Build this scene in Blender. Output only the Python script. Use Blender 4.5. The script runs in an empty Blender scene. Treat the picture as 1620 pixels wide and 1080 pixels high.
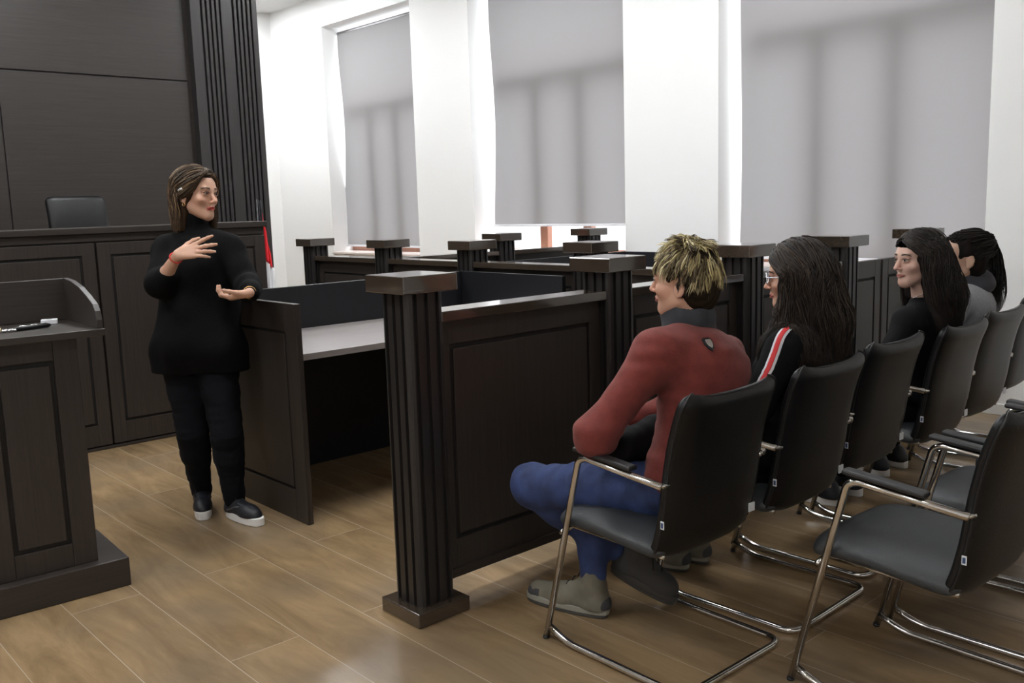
import bpy, math, random
import numpy as np
from mathutils import Vector, Matrix
from mathutils.bvhtree import BVHTree
random.seed(7)
SC = bpy.context.scene
COL = SC.collection
PI = math.pi
# ------------------------------------------------------------------ camera, world, exposure
CR = np.array([0.73842267, -0.67365235, -0.03040505])   # image right
CU = np.array([0.12094965, 0.08795164, 0.98875462])     # image up
CF = np.array([0.6634027, 0.73379631, -0.1464235])      # view direction
CO = np.array([0.0, 0.0, 1.5]); FPX = 1466.56
cam_d = bpy.data.cameras.new('camera'); cam = bpy.data.objects.new('camera', cam_d); COL.objects.link(cam)
cam_d.sensor_width = 36; cam_d.lens = FPX / 1620 * 36; cam_d.clip_start = .05
cam.matrix_world = Matrix(((CR[0], CU[0], -CF[0], CO[0]), (CR[1], CU[1], -CF[1], CO[1]), (CR[2], CU[2], -CF[2], CO[2]), (0, 0, 0, 1)))
SC.camera = cam
W = bpy.data.worlds.new('sky'); SC.world = W; W.use_nodes = True
wn = W.node_tree.nodes; wl = W.node_tree.links      # overcast sky, brighter towards the zenith
wtc = wn.new('ShaderNodeTexCoord'); wsp = wn.new('ShaderNodeSeparateXYZ'); wrp = wn.new('ShaderNodeMapRange')
wrp.inputs['From Min'].default_value = -.1; wrp.inputs['From Max'].default_value = .9; wrp.inputs['To Min'].default_value = 2.3; wrp.inputs['To Max'].default_value = 6.6
wl.new(wtc.outputs['Generated'], wsp.inputs[0]); wl.new(wsp.outputs['Z'], wrp.inputs['Value']); wl.new(wrp.outputs[0], wn['Background'].inputs[1])
wn['Background'].inputs[0].default_value = (.93, .96, 1, 1)
SC.view_settings.view_transform = 'Standard'; SC.view_settings.look = 'None'
SC.view_settings.exposure = 0.0; SC.view_settings.gamma = 1; SC.view_settings.use_curve_mapping = False
SC.cycles.use_denoising = True; SC.cycles.max_bounces = 8; SC.cycles.diffuse_bounces = 5; SC.cycles.transparent_max_bounces = 8
SC.cycles.sample_clamp_indirect = 6
LED = 28.0           # radiance of the added ceiling panels
XW = 6.5            # inner face of the window wall
CEIL = 4.17
WINS = [(8.74, 10.62), (5.60, 7.73), (2.47, 4.59)]
for i, (a, b) in enumerate(WINS):       # sampling portals at the window openings (give no light themselves)
    l = bpy.data.lights.new('window_portal', 'AREA'); l.shape = 'RECTANGLE'; l.size = b - a; l.size_y = 2.85; l.cycles.is_portal = True
    o = bpy.data.objects.new('window_portal', l); COL.objects.link(o); o.location = (6.98, (a + b) / 2, 2.37)
    o.rotation_euler = (0, PI / 2, 0); o.rotation_euler = Vector((-1, 0, 0)).to_track_quat('-Z', 'Z').to_euler()

def at(u, v, d):
    "a point of the place, d metres in front of the camera plane"
    return CO + d * (CF + CR * (u - 810) / FPX + CU * (540 - v) / FPX)

# ------------------------------------------------------------------ materials
def nmat(name):
    m = bpy.data.materials.new(name); m.use_nodes = True
    n = m.node_tree.nodes; return m, n, m.node_tree.links, n['Principled BSDF']
def plain(name, col, rough=.5, metal=0, bump=0, bscale=200, spec=.5, var=0, vscale=8, sheen=0):
    m, n, l, b = nmat(name)
    b.inputs['Base Color'].default_value = (*col, 1); b.inputs['Roughness'].default_value = rough
    b.inputs['Metallic'].default_value = metal; b.inputs['Specular IOR Level'].default_value = spec
    if sheen: b.inputs['Sheen Weight'].default_value = sheen; b.inputs['Sheen Roughness'].default_value = .6
    tc = n.new('ShaderNodeTexCoord')
    if bump:
        no = n.new('ShaderNodeTexNoise'); no.inputs['Scale'].default_value = bscale; no.inputs['Detail'].default_value = 3
        bu = n.new('ShaderNodeBump'); bu.inputs['Strength'].default_value = bump; bu.inputs['Distance'].default_value = .003
        l.new(tc.outputs['Object'], no.inputs['Vector']); l.new(no.outputs['Fac'], bu.inputs['Height']); l.new(bu.outputs['Normal'], b.inputs['Normal'])
    if var:
        no = n.new('ShaderNodeTexNoise'); no.inputs['Scale'].default_value = vscale; no.inputs['Detail'].default_value = 4
        r = n.new('ShaderNodeValToRGB'); r.color_ramp.elements[0].position = .3; r.color_ramp.elements[1].position = .7
        r.color_ramp.elements[0].color = (*[c * (1 - var) for c in col], 1); r.color_ramp.elements[1].color = (*[min(1, c * (1 + var)) for c in col], 1)
        l.new(tc.outputs['Object'], no.inputs['Vector']); l.new(no.outputs['Fac'], r.inputs['Fac']); l.new(r.outputs['Color'], b.inputs['Base Color'])
    return m
def wood(name, col, rough=.42, axis='Z', var=.3, spec=.5, bump=.12):
    m, n, l, b = nmat(name)
    tc = n.new('ShaderNodeTexCoord'); mp = n.new('ShaderNodeMapping')
    s = {'X': (1.2, 40, 40), 'Y': (40, 1.2, 40), 'Z': (40, 40, 1.2)}[axis]; mp.inputs['Scale'].default_value = s
    no = n.new('ShaderNodeTexNoise'); no.inputs['Scale'].default_value = 2.2; no.inputs['Detail'].default_value = 8; no.inputs['Roughness'].default_value = .65
    no.inputs['Distortion'].default_value = .6
    r = n.new('ShaderNodeValToRGB'); r.color_ramp.elements[0].position = .3; r.color_ramp.elements[1].position = .72
    r.color_ramp.elements[0].color = (*[c * (1 - var) for c in col], 1); r.color_ramp.elements[1].color = (*[c * (1 + var) for c in col], 1)
    l.new(tc.outputs['Object'], mp.inputs['Vector']); l.new(mp.outputs['Vector'], no.inputs['Vector']); l.new(no.outputs['Fac'], r.inputs['Fac'])
    l.new(r.outputs['Color'], b.inputs['Base Color'])
    b.inputs['Roughness'].default_value = rough; b.inputs['Specular IOR Level'].default_value = spec
    bu = n.new('ShaderNodeBump'); bu.inputs['Strength'].default_value = bump; bu.inputs['Distance'].default_value = .002
    l.new(no.outputs['Fac'], bu.inputs['Height']); l.new(bu.outputs['Normal'], b.inputs['Normal'])
    return m
def attr_mat(name, rough=.5, spec=.5, sss=0, bump=0, bscale=150, aniso=0):
    m, n, l, b = nmat(name)
    a = n.new('ShaderNodeVertexColor'); a.layer_name = 'Col'; l.new(a.outputs['Color'], b.inputs['Base Color'])
    b.inputs['Roughness'].default_value = rough; b.inputs['Specular IOR Level'].default_value = spec
    if sss:
        b.inputs['Subsurface Weight'].default_value = sss; b.inputs['Subsurface Scale'].default_value = .02
        b.inputs['Subsurface Radius'].default_value = (1, .35, .2)
    if bump:
        tc = n.new('ShaderNodeTexCoord'); no = n.new('ShaderNodeTexNoise'); no.inputs['Scale'].default_value = bscale
        bu = n.new('ShaderNodeBump'); bu.inputs['Strength'].default_value = bump; bu.inputs['Distance'].default_value = .002
        l.new(tc.outputs['Object'], no.inputs['Vector']); l.new(no.outputs['Fac'], bu.inputs['Height']); l.new(bu.outputs['Normal'], b.inputs['Normal'])
    return m
DW = (.030, .0235, .0195)
M = {}
M['woodV'] = wood('dark_wenge_veneer_upright', DW, .45, 'Z')
M['woodH'] = wood('dark_wenge_veneer_level', DW, .45, 'X')
M['cap'] = wood('dark_wenge_cap', (.047, .034, .024), .12, 'X', spec=.9, bump=.0)
for k_, v_ in (('Coat Weight', .7), ('Coat Roughness', .08)): M['cap'].node_tree.nodes['Principled BSDF'].inputs[k_].default_value = v_
M['shaft'] = wood('dark_fluted_wood', (.018, .016, .0155), .36, 'Z', .2)
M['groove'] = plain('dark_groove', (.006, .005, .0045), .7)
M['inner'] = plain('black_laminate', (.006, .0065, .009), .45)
M['desktop'] = wood('desktop_laminate', (.27, .245, .24), .35, 'X', .12)
M['wallwood'] = wood('dark_wall_panelling', (.031, .025, .022), .42, 'X', .25)
M['wallflute'] = wood('dark_wall_fluting', (.027, .024, .0235), .42, 'Z', .25)
M['white'] = plain('white_wall_paint', (.93, .935, .93), .6, bump=.04, bscale=60)
M['ceil'] = plain('ceiling_paint', (.80, .80, .80), .8)
M['trim'] = plain('white_baseboard', (.82, .82, .80), .4)
M['chrome'] = plain('chrome', (.66, .64, .61), .14, 1)
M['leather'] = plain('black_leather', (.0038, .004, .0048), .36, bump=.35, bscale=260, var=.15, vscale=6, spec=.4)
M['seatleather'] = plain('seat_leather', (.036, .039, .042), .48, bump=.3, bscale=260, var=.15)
M['piping'] = plain('black_piping', (.005, .005, .006), .5)
M['armpad'] = plain('armrest_plastic', (.016, .016, .017), .45, bump=.15)
M['tag'] = plain('white_tag', (.7, .72, .75), .5)
M['tagdark'] = plain('tag_print', (.03, .06, .16), .5)
M['copper'] = wood('window_frame_wood', (.42, .20, .13), .4, 'Z', .15)
M['sill'] = plain('window_sill', (.75, .66, .62), .4)
M['plastic'] = plain('white_plastic', (.85, .86, .9), .3)
M['black'] = plain('black_plastic', (.01, .01, .012), .35)
M['gold'] = plain('gold', (.8, .55, .25), .25, 1)
M['beads'] = plain('cream_charm', (.75, .62, .38), .45)
M['flagred'] = plain('flag_red', (.75, .02, .03), .7)
M['flagwhite'] = plain('flag_white', (.85, .85, .87), .7)
M['flagblack'] = plain('flag_black', (.008, .008, .012), .7)
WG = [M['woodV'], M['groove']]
# floor planks
m, n, l, b = nmat('oak_floor_planks'); M['floor'] = m
tc = n.new('ShaderNodeTexCoord'); sp = n.new('ShaderNodeSeparateXYZ'); cb = n.new('ShaderNodeCombineXYZ')
l.new(tc.outputs['Object'], sp.inputs[0])
ax = n.new('ShaderNodeMath'); ax.operation = 'ADD'; ax.inputs[1].default_value = -3.645 + 4.2
ay = n.new('ShaderNodeMath'); ay.operation = 'ADD'; ay.inputs[1].default_value = -1.245 + .2635 * 40
l.new(sp.outputs['Y'], ax.inputs[0]); l.new(sp.outputs['X'], ay.inputs[0]); l.new(ax.outputs[0], cb.inputs['X']); l.new(ay.outputs[0], cb.inputs['Y'])
br = n.new('ShaderNodeTexBrick'); br.offset = .38; br.offset_frequency = 2; br.squash = 1
for k, v in dict(Scale=1.0, Bias=0.0).items(): br.inputs[k].default_value = v
br.inputs['Mortar Size'].default_value = .0016; br.inputs['Mortar Smooth'].default_value = .4
br.inputs['Brick Width'].default_value = 2.1; br.inputs['Row Height'].default_value = .2635
br.inputs['Color1'].default_value = (.0, 0, 0, 1); br.inputs['Color2'].default_value = (1, 1, 1, 1); br.inputs['Mortar'].default_value = (.5, .5, .5, 1)
l.new(cb.outputs[0], br.inputs['Vector'])
mp = n.new('ShaderNodeMapping'); mp.inputs['Scale'].default_value = (6.5, 1.3, 1); l.new(tc.outputs['Object'], mp.inputs['Vector'])
addv = n.new('ShaderNodeVectorMath'); addv.operation = 'MULTIPLY_ADD'; addv.inputs[1].default_value = (7, 9, 5)
l.new(br.outputs['Color'], addv.inputs[0]); l.new(mp.outputs[0], addv.inputs[2])
no = n.new('ShaderNodeTexNoise'); no.inputs['Scale'].default_value = 1.1; no.inputs['Detail'].default_value = 7; no.inputs['Roughness'].default_value = .66; no.inputs['Distortion'].default_value = .55
l.new(addv.outputs[0], no.inputs['Vector'])
r = n.new('ShaderNodeValToRGB'); e = r.color_ramp.elements
e[0].position = .22; e[0].color = (.145, .093, .046, 1); e[1].position = .82; e[1].color = (.39, .265, .145, 1)
x = e.new(.5); x.color = (.262, .176, .094, 1)
l.new(no.outputs['Fac'], r.inputs['Fac'])
# grey smoky patches
n2 = n.new('ShaderNodeTexNoise'); n2.inputs['Scale'].default_value = 1.9; n2.inputs['Detail'].default_value = 2; l.new(tc.outputs['Object'], n2.inputs['Vector'])
r2 = n.new('ShaderNodeValToRGB'); r2.color_ramp.elements[0].position = .45; r2.color_ramp.elements[1].position = .68
l.new(n2.outputs['Fac'], r2.inputs['Fac'])
mx = n.new('ShaderNodeMixRGB'); mx.inputs[2].default_value = (.175, .134, .092, 1); l.new(r.outputs['Color'], mx.inputs[1])
ms = n.new('ShaderNodeMath'); ms.operation = 'MULTIPLY'; ms.inputs[1].default_value = .55; l.new(r2.outputs['Color'], ms.inputs[0]); l.new(ms.outputs[0], mx.inputs[0])
mj = n.new('ShaderNodeMixRGB'); mj.inputs[2].default_value = (.44, .36, .27, 1); l.new(mx.outputs[0], mj.inputs[1]); l.new(br.outputs['Fac'], mj.inputs[0])
l.new(mj.outputs[0], b.inputs['Base Color']); b.inputs['Roughness'].default_value = .24; b.inputs['Specular IOR Level'].default_value = .5
bu = n.new('ShaderNodeBump'); bu.inputs['Strength'].default_value = .15; bu.inputs['Distance'].default_value = .002; l.new(no.outputs['Fac'], bu.inputs['Height']); l.new(bu.outputs[0], b.inputs['Normal'])
# roller blind cloth: scatters back and lets some daylight through
m = bpy.data.materials.new('grey_blind_cloth'); m.use_nodes = True; M['blind'] = m; n = m.node_tree.nodes; l = m.node_tree.links; n.clear()
o_ = n.new('ShaderNodeOutputMaterial'); df = n.new('ShaderNodeBsdfDiffuse'); tr = n.new('ShaderNodeBsdfTranslucent'); ad = n.new('ShaderNodeAddShader')
df.inputs[0].default_value = (.16, .155, .155, 1); tr.inputs[0].default_value = (.124, .120, .120, 1)
tc = n.new('ShaderNodeTexCoord'); mp = n.new('ShaderNodeMapping'); mp.inputs['Scale'].default_value = (1, 160, 160); no = n.new('ShaderNodeTexNoise'); no.inputs['Scale'].default_value = 1.5
no.inputs['Detail'].default_value = 2
r = n.new('ShaderNodeValToRGB'); r.color_ramp.elements[0].color = (.125, .122, .122, 1); r.color_ramp.elements[1].color = (.20, .195, .195, 1)
l.new(tc.outputs['Object'], mp.inputs[0]); l.new(mp.outputs[0], no.inputs[0]); l.new(no.outputs['Fac'], r.inputs[0]); l.new(r.outputs[0], df.inputs[0])
l.new(df.outputs[0], ad.inputs[0]); l.new(tr.outputs[0], ad.inputs[1]); l.new(ad.outputs[0], o_.inputs[0])
# window glass
m = bpy.data.materials.new('window_glass'); m.use_nodes = True; M['glass'] = m; n = m.node_tree.nodes; l = m.node_tree.links; n.clear()
o_ = n.new('ShaderNodeOutputMaterial'); g = n.new('ShaderNodeBsdfGlossy'); g.inputs['Roughness'].default_value = .02; t = n.new('ShaderNodeBsdfTransparent'); mi = n.new('ShaderNodeMixShader')
mi.inputs[0].default_value = .08; l.new(t.outputs[0], mi.inputs[1]); l.new(g.outputs[0], mi.inputs[2]); l.new(mi.outputs[0], o_.inputs[0])
m = bpy.data.materials.new('fill_led_panel'); m.use_nodes = True; M['led'] = m; n = m.node_tree.nodes; l = m.node_tree.links; n.clear()
o_ = n.new('ShaderNodeOutputMaterial'); em = n.new('ShaderNodeEmission'); em.inputs[0].default_value = (.965, .985, 1.0, 1); em.inputs[1].default_value = LED; l.new(em.outputs[0], o_.inputs[0])
M['skin'] = attr_mat('skin', .5, .4, .12, .08, 300)
M['hair'] = attr_mat('hair', .5, .28, bump=.5, bscale=220)
M['hairbase'] = attr_mat('hair_base', .8, .08, bump=.8, bscale=160)
M['sweaterblack'] = plain('black_knit', (.0035, .0035, .004), .9, bump=.6, bscale=220, var=.3, vscale=90, spec=.12)
M['jacket'] = plain('black_jersey', (.005, .005, .006), .85, bump=.3, bscale=200, spec=.15)
M['trousers'] = plain('black_trousers', (.0045, .005, .0075), .85, bump=.3, bscale=160, spec=.15)
M['red'] = plain('brick_red_knit', (.165, .030, .024), .8, bump=.5, bscale=260, var=.15, vscale=30, sheen=.08, spec=.25)
M['collar'] = plain('charcoal_collar', (.026, .029, .036), .8, bump=.4, bscale=240, sheen=.05)
M['jeans'] = plain('blue_denim', (.024, .042, .125), .8, bump=.4, bscale=300, var=.4, vscale=14)
M['grey'] = plain('grey_fleece', (.30, .31, .335), .9, bump=.4, bscale=240, var=.1, vscale=60, sheen=.1)
M['hood'] = plain('charcoal_hood', (.045, .045, .055), .9, bump=.5, bscale=200, sheen=.1)
M['suede'] = plain('beige_suede', (.155, .14, .105), .85, bump=.3, bscale=150, var=.15, vscale=20)
M['suededark'] = plain('grey_suede', (.045, .045, .048), .85, bump=.3)
M['suedeshade'] = plain('shaded_boot_suede', (.045, .042, .04), .85)  # boot suede of the tucked foot, with its shade put into the colour
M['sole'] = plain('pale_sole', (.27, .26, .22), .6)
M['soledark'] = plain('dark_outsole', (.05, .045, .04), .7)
M['shoeblack'] = plain('black_sneaker_leather', (.010, .011, .016), .5, bump=.15)
M['shoegrey'] = plain('grey_shoe_stripe', (.05, .052, .06), .5)
M['shoewhite'] = plain('white_rubber', (.80, .79, .77), .5)
M['lace'] = plain('black_lace', (.006, .006, .006), .8)
M['eyewhite'] = plain('eye_white', (.30, .27, .25), .3)
M['iris'] = plain('iris', (.022, .012, .007), .15)
M['brow_dark'] = plain('dark_brow', (.035, .024, .018), .8, bump=.6, bscale=400)
M['brow_brown'] = plain('brown_brow', (.085, .052, .034), .8, bump=.6, bscale=400)
M['redband'] = plain('red_thread', (.55, .025, .02), .7)
M['white_stripe'] = plain('white_stripe', (.78, .78, .82), .7)
M['red_stripe'] = plain('red_stripe', (.68, .035, .04), .7)
M['silver'] = plain('silver', (.75, .75, .76), .25, 1)
M['badge'] = plain('black_badge', (.01, .01, .012), .5)
M['clear'] = plain('clear_glasses_frame', (.62, .66, .74), .12, spec=.8)

# ------------------------------------------------------------------ mesh helpers
def link(name, me, mat=None, parent=None, smooth=False, bevel=0):
    o = bpy.data.objects.new(name, me); COL.objects.link(o)
    if mat is not None:
        for mm in (mat if isinstance(mat, (list, tuple)) else [mat]): me.materials.append(mm)
    if parent is not None: o.parent = parent
    if smooth:
        me.polygons.foreach_set('use_smooth', [True] * len(me.polygons))
    if bevel:
        b = o.modifiers.new('bevel', 'BEVEL'); b.width = bevel; b.segments = 2; b.limit_method = 'ANGLE'; b.harden_normals = False
    return o
class MB:
    def __init__(s): s.v = []; s.f = []; s.m = []; s.mi = 0
    def add(s, V, F):
        k = len(s.v); s.v += [tuple(map(float, p)) for p in V]; s.f += [tuple(i + k for i in f) for f in F]; s.m += [s.mi] * len(F); return s
    def box(s, x0, x1, y0, y1, z0, z1, T=None):
        V = [(x, y, z) for z in (z0, z1) for y in (y0, y1) for x in (x0, x1)]
        if T is not None: V = [tuple(T @ Vector(p)) for p in V]
        return s.add(V, [(0, 2, 3, 1), (4, 5, 7, 6), (0, 1, 5, 4), (2, 6, 7, 3), (1, 3, 7, 5), (0, 4, 6, 2)])
    def prism(s, pts, z0, z1, T=None):
        "closed outline in xy, extruded along z"
        n = len(pts); V = [(x, y, z0) for x, y in pts] + [(x, y, z1) for x, y in pts]
        if T is not None: V = [tuple(T @ Vector(p)) for p in V]
        return s.add(V, [tuple(range(n))[::-1], tuple(range(n, 2 * n))] + [(i, (i + 1) % n, n + (i + 1) % n, n + i) for i in range(n)])
    def tube(s, P, r, n=10, closed=False, flat=1.0):
        P = [np.array(p, float) for p in P]; k = len(P); R = r if hasattr(r, '__len__') else [r] * k
        T = []
        for i in range(k):
            a = P[(i - 1) % k] if (closed or i > 0) else P[i]; b = P[(i + 1) % k] if (closed or i < k - 1) else P[i]
            t = b - a; T.append(t / (np.linalg.norm(t) + 1e-12))
        up = np.array([0, 0, 1.]) if abs(T[0][2]) < .9 else np.array([1., 0, 0])
        N = np.cross(T[0], up); N /= np.linalg.norm(N); V = []
        for i in range(k):
            N = N - T[i] * (N @ T[i]); N /= (np.linalg.norm(N) + 1e-12); B = np.cross(T[i], N)
            for j in range(n):
                a = 2 * PI * j / n; V.append(P[i] + R[i] * (N * math.cos(a) + B * math.sin(a) * flat))
        F = []
        for i in range(k if closed else k - 1):
            for j in range(n):
                a = i * n + j; b = i * n + (j + 1) % n; c = ((i + 1) % k) * n + (j + 1) % n; d = ((i + 1) % k) * n + j; F.append((a, b, c, d))
        if not closed: F += [tuple(range(n))[::-1], tuple(range((k - 1) * n, k * n))]
        return s.add(V, F)
    def ball(s, c, r, n=12, M3=None):
        r = r if hasattr(r, '__len__') else (r, r, r); V = []; F = []
        for i in range(n + 1):
            th = PI * i / n
            for j in range(2 * n):
                a = PI * j / n; p = np.array([r[0] * math.sin(th) * math.cos(a), r[1] * math.sin(th) * math.sin(a), r[2] * math.cos(th)])
                if M3 is not None: p = M3 @ p
                V.append(p + c)
        for i in range(n):
            for j in range(2 * n):
                F.append((i * 2 * n + j, (i + 1) * 2 * n + j, (i + 1) * 2 * n + (j + 1) % (2 * n), i * 2 * n + (j + 1) % (2 * n)))
        return s.add(V, F)
    def build(s, name, mat=None, parent=None, smooth=False, bevel=0):
        me = bpy.data.meshes.new(name); me.from_pydata(s.v, [], s.f); me.validate()
        o = link(name, me, mat, parent, smooth, bevel)
        if any(s.m) and len(s.m) == len(me.polygons): me.polygons.foreach_set('material_index', s.m)
        return o
def rounded(P, r, seg=6):
    "polyline with its corners rounded by radius r"
    P = [np.array(p, float) for p in P]; out = [P[0]]
    for i in range(1, len(P) - 1):
        a, b, c = P[i - 1], P[i], P[i + 1]; u = a - b; w = c - b; lu = np.linalg.norm(u); lw = np.linalg.norm(w)
        d = min(r, lu * .49, lw * .49); p0 = b + u / lu * d; p2 = b + w / lw * d
        for k in range(seg + 1):
            t = k / seg; out.append((1 - t) ** 2 * p0 + 2 * t * (1 - t) * b + t * t * p2)
    out.append(P[-1]); return out
def spline(P, n=8):
    P = [np.array(p, float) for p in P]; Q = [2 * P[0] - P[1]] + P + [2 * P[-1] - P[-2]]; out = []
    for i in range(1, len(Q) - 2):
        for k in range(n):
            t = k / n; a, b, c, d = Q[i - 1:i + 3]
            out.append(.5 * ((2 * b) + (c - a) * t + (2 * a - 5 * b + 4 * c - d) * t * t + (3 * b - a - 3 * c + d) * t ** 3))
    out.append(P[-1]); return out
def empty(name, label=None, cat=None, loc=(0, 0, 0), rz=0, group=None, kind=None):
    o = bpy.data.objects.new(name, None); COL.objects.link(o); o.location = loc; o.rotation_euler = (0, 0, rz); o.empty_display_size = .1
    return tag(o, label, cat, group, kind)
def tag(o, label=None, cat=None, group=None, kind=None):
    if label: o['label'] = label
    if cat: o['category'] = cat
    if group: o['group'] = group
    if kind: o['kind'] = kind
    return o
def copy_tree(o, parent=None):
    c = o.copy(); COL.objects.link(c); c.parent = parent
    for ch in [k for k in bpy.data.objects if k.parent == o]: copy_tree(ch, c)
    return c
def grooved(mb, x0, x1, z0, z1, y, t, gx0, gx1, gz0, gz1, g=.018, dep=.012, slant=0, both=False):
    """board in the xz plane, front face at y (facing -y), thickness t, with a routed rectangular groove"""
    yb = y + t; yf = y + dep
    fb = yb - dep if both else yb
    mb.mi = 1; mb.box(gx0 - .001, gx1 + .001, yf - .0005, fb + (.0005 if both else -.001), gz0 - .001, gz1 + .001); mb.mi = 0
    mb.box(x0, x1, yf, fb, z0, z1)
    for (ya, yc) in ([(y, yf)] + ([(fb, yb)] if both else [])):
        mb.box(x0, gx0, ya, yc, z0, z1); mb.box(gx1, x1, ya, yc, z0, z1)
        mb.box(gx0, gx1, ya, yc, z0, gz0); mb.box(gx0, gx1, ya, yc, gz1, z1)
        mb.box(gx0 + g, gx1 - g, ya, yc, gz0 + g, gz1 - g)
    return mb

# ------------------------------------------------------------------ the room
X0, Y0, Y1 = -5.5, -4.0, 11.93
def struct(o): o['kind'] = 'structure'; return o
struct(MB().box(X0, 7.1, Y0, Y1 + .2, -.1, 0).build('floor', M['floor']))
struct(MB().box(X0, 7.1, Y0, Y1 + .2, CEIL, CEIL + .1).build('ceiling', M['ceil']))
struct(MB().box(X0 - .1, X0, Y0, Y1 + .2, 0, CEIL).build('wall_left', M['white']))
struct(MB().box(X0, 7.1, Y0 - .1, Y0, 0, CEIL).build('wall_back', M['white']))
struct(MB().box(X0, 7.1, Y1, Y1 + .1, 0, CEIL).build('wall_front', M['white']))
mb = MB(); ys = [Y0] + [v for w in sorted(WINS) for v in w] + [Y1]
for i in range(0, len(ys), 2): mb.box(XW, 7.0, ys[i], ys[i + 1], 0, CEIL)
for a, b in WINS: mb.box(XW, 7.0, a, b, 0, .93); mb.box(XW, 7.0, a, b, 3.80, CEIL)
struct(mb.build('wall_right', M['white']))
struct(MB().box(XW - .012, XW, Y0, Y1, 0, .075).build('baseboard_right', M['trim'], bevel=.003))
struct(MB().box(4.75, XW, Y1 - .012, Y1, 0, .075).build('baseboard_front', M['trim'], bevel=.003))
for i, (a, b) in enumerate(WINS):
    sill = struct(MB().box(XW - .03, 6.79, a + .002, b - .002, .93, .955).build('trim_%d' % (i + 1), M['sill'], bevel=.004))
    root = empty('window_%d' % (i + 1), kind='structure')
    mu = [a + .03, a + (b - a) * .355, a + (b - a) * .645, b - .03]
    mb = MB()
    for y in mu[1:3]: mb.box(6.80, 6.87, y - .055, y + .055, .955, 2.75)
    mb.box(6.80, 6.87, a, a + .03, .955, 3.8)
    mb.box(6.79, 6.87, a, b, .955, 1.03); mb.box(6.79, 6.87, a, b - .17, 2.70, 2.82)
    mb.build('window_frame', M['copper'], root, bevel=.006)
    MB().box(6.832, 6.838, a + .06, b - .06, 1.0, 3.76).build('window_pane', M['glass'], root)
# unseen ceiling panels, added and placed to brighten the room and its white walls
led0 = None
for j, (x, y) in enumerate([(-3.2, -1.0), (-.3, -1.0), (-3.2, 3.0), (-.3, 3.6), (2.3, 3.6), (5.0, 3.7), (-.3, 6.6), (2.3, 6.4), (5.0, 6.7), (5.35, 9.9), (5.35, 11.3)]):
    if led0 is None:
        led0 = empty('ceiling_fill_light'); o = led0
        MB().box(-.32, .32, -.62, .62, -.012, 0).build('frame', M['trim'], o); MB().box(-.29, .29, -.59, .59, -.016, -.0125).build('diffuser', M['led'], o)
    else: o = copy_tree(led0)
    o.location = (x, y, CEIL)
    tag(o, 'oblong white panel in the white ceiling, unseen fill light added to the room', 'ceiling light', 'added ceiling fill lights')
# roller blinds
def blind(y0, y1, z0, label, wav, x=6.715, ztop=3.785):
    root = empty('roller_blind', label, 'blind', (x, (y0 + y1) / 2, z0))
    ny, nz = 30, 60; V = []; F = []
    for i in range(nz + 1):
        s = i / nz; z = (ztop - z0) * (1 - s)
        for j in range(ny + 1):
            t = j / ny
            e1 = y1 + wav(s); y = y0 + (e1 - y0) * t - (y0 + y1) / 2
            dx = -.012 * math.sin(s * 5) * abs(2 * t - 1) ** 3 + .006 * math.sin(3 * t + 7 * s)
            V.append((dx, y, z))
    for i in range(nz):
        for j in range(ny): a = i * (ny + 1) + j; F.append((a, a + 1, a + ny + 2, a + ny + 1))
    MB().add(V, F).build('blind_cloth', M['blind'], root, smooth=True)
    h = (y1 - y0) / 2
    MB().box(-.008, .008, -h, h + wav(1), -.022, .003).build('bottom_bar', M['plastic'], root, bevel=.003)
    MB().tube([(.02, -h, ztop - z0 - .02), (.02, h, ztop - z0 - .02)], .018, 12).build('roller', M['plastic'], root, smooth=True)
    return root
blind(8.76, 10.625, 1.035, 'long grey roller blind in the farthest window, left of the three', lambda s: -.03 - .09 * math.sin(PI * min(1, s * 1.2)) ** 2 + .07 * s ** 2, ztop=3.745)
blind(5.62, 7.635, 1.285, 'grey roller blind of the middle window, stopping above the bright sill', lambda s: -.06 * math.sin(PI * s) ** 2 + .02 * s, ztop=3.80)
blind(2.49, 4.53, 1.01, 'wide grey roller blind behind the seated people, rightmost of the three', lambda s: -.02 * math.sin(PI * s) + .0 * s, ztop=3.80)

# ------------------------------------------------------------------ dark panelled wall behind the bench
YP = 8.2
mb = MB(); mb.box(-3.4, 4.30, YP + .02, YP + .4, 0, CEIL)
XL = 1.80
struct(mb.build('wall_judge', M['wallwood']))
pn = [(-1.9, 1.90), (1.92, 3.60)]
for (a, b) in ((-1.9, -.02), (0, 2.075), (2.085, 3.62)):
    for (z0, z1) in ((.0, 2.66), (2.672, CEIL)):
        tag(MB().box(a, b, YP, YP + .02, z0, z1).build('wall_panel', M['wallwood'], bevel=.004), kind='structure')
mb = MB(); mb.box(3.66, 4.30, YP - .045, YP + .02, 0, CEIL)
for x0 in (3.755, 4.055):
    for k in range(4): mb.box(x0 + .018 + k * .044, x0 + .018 + k * .044 + .027, YP - .075, YP - .04, 0, CEIL)
for xa, xb in ((3.66, 3.755), (3.948, 4.055), (4.248, 4.30)): mb.box(xa, xb, YP - .075, YP - .04, 0, CEIL)
struct(mb.build('trim_4', M['wallflute'], bevel=.004))

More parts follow.
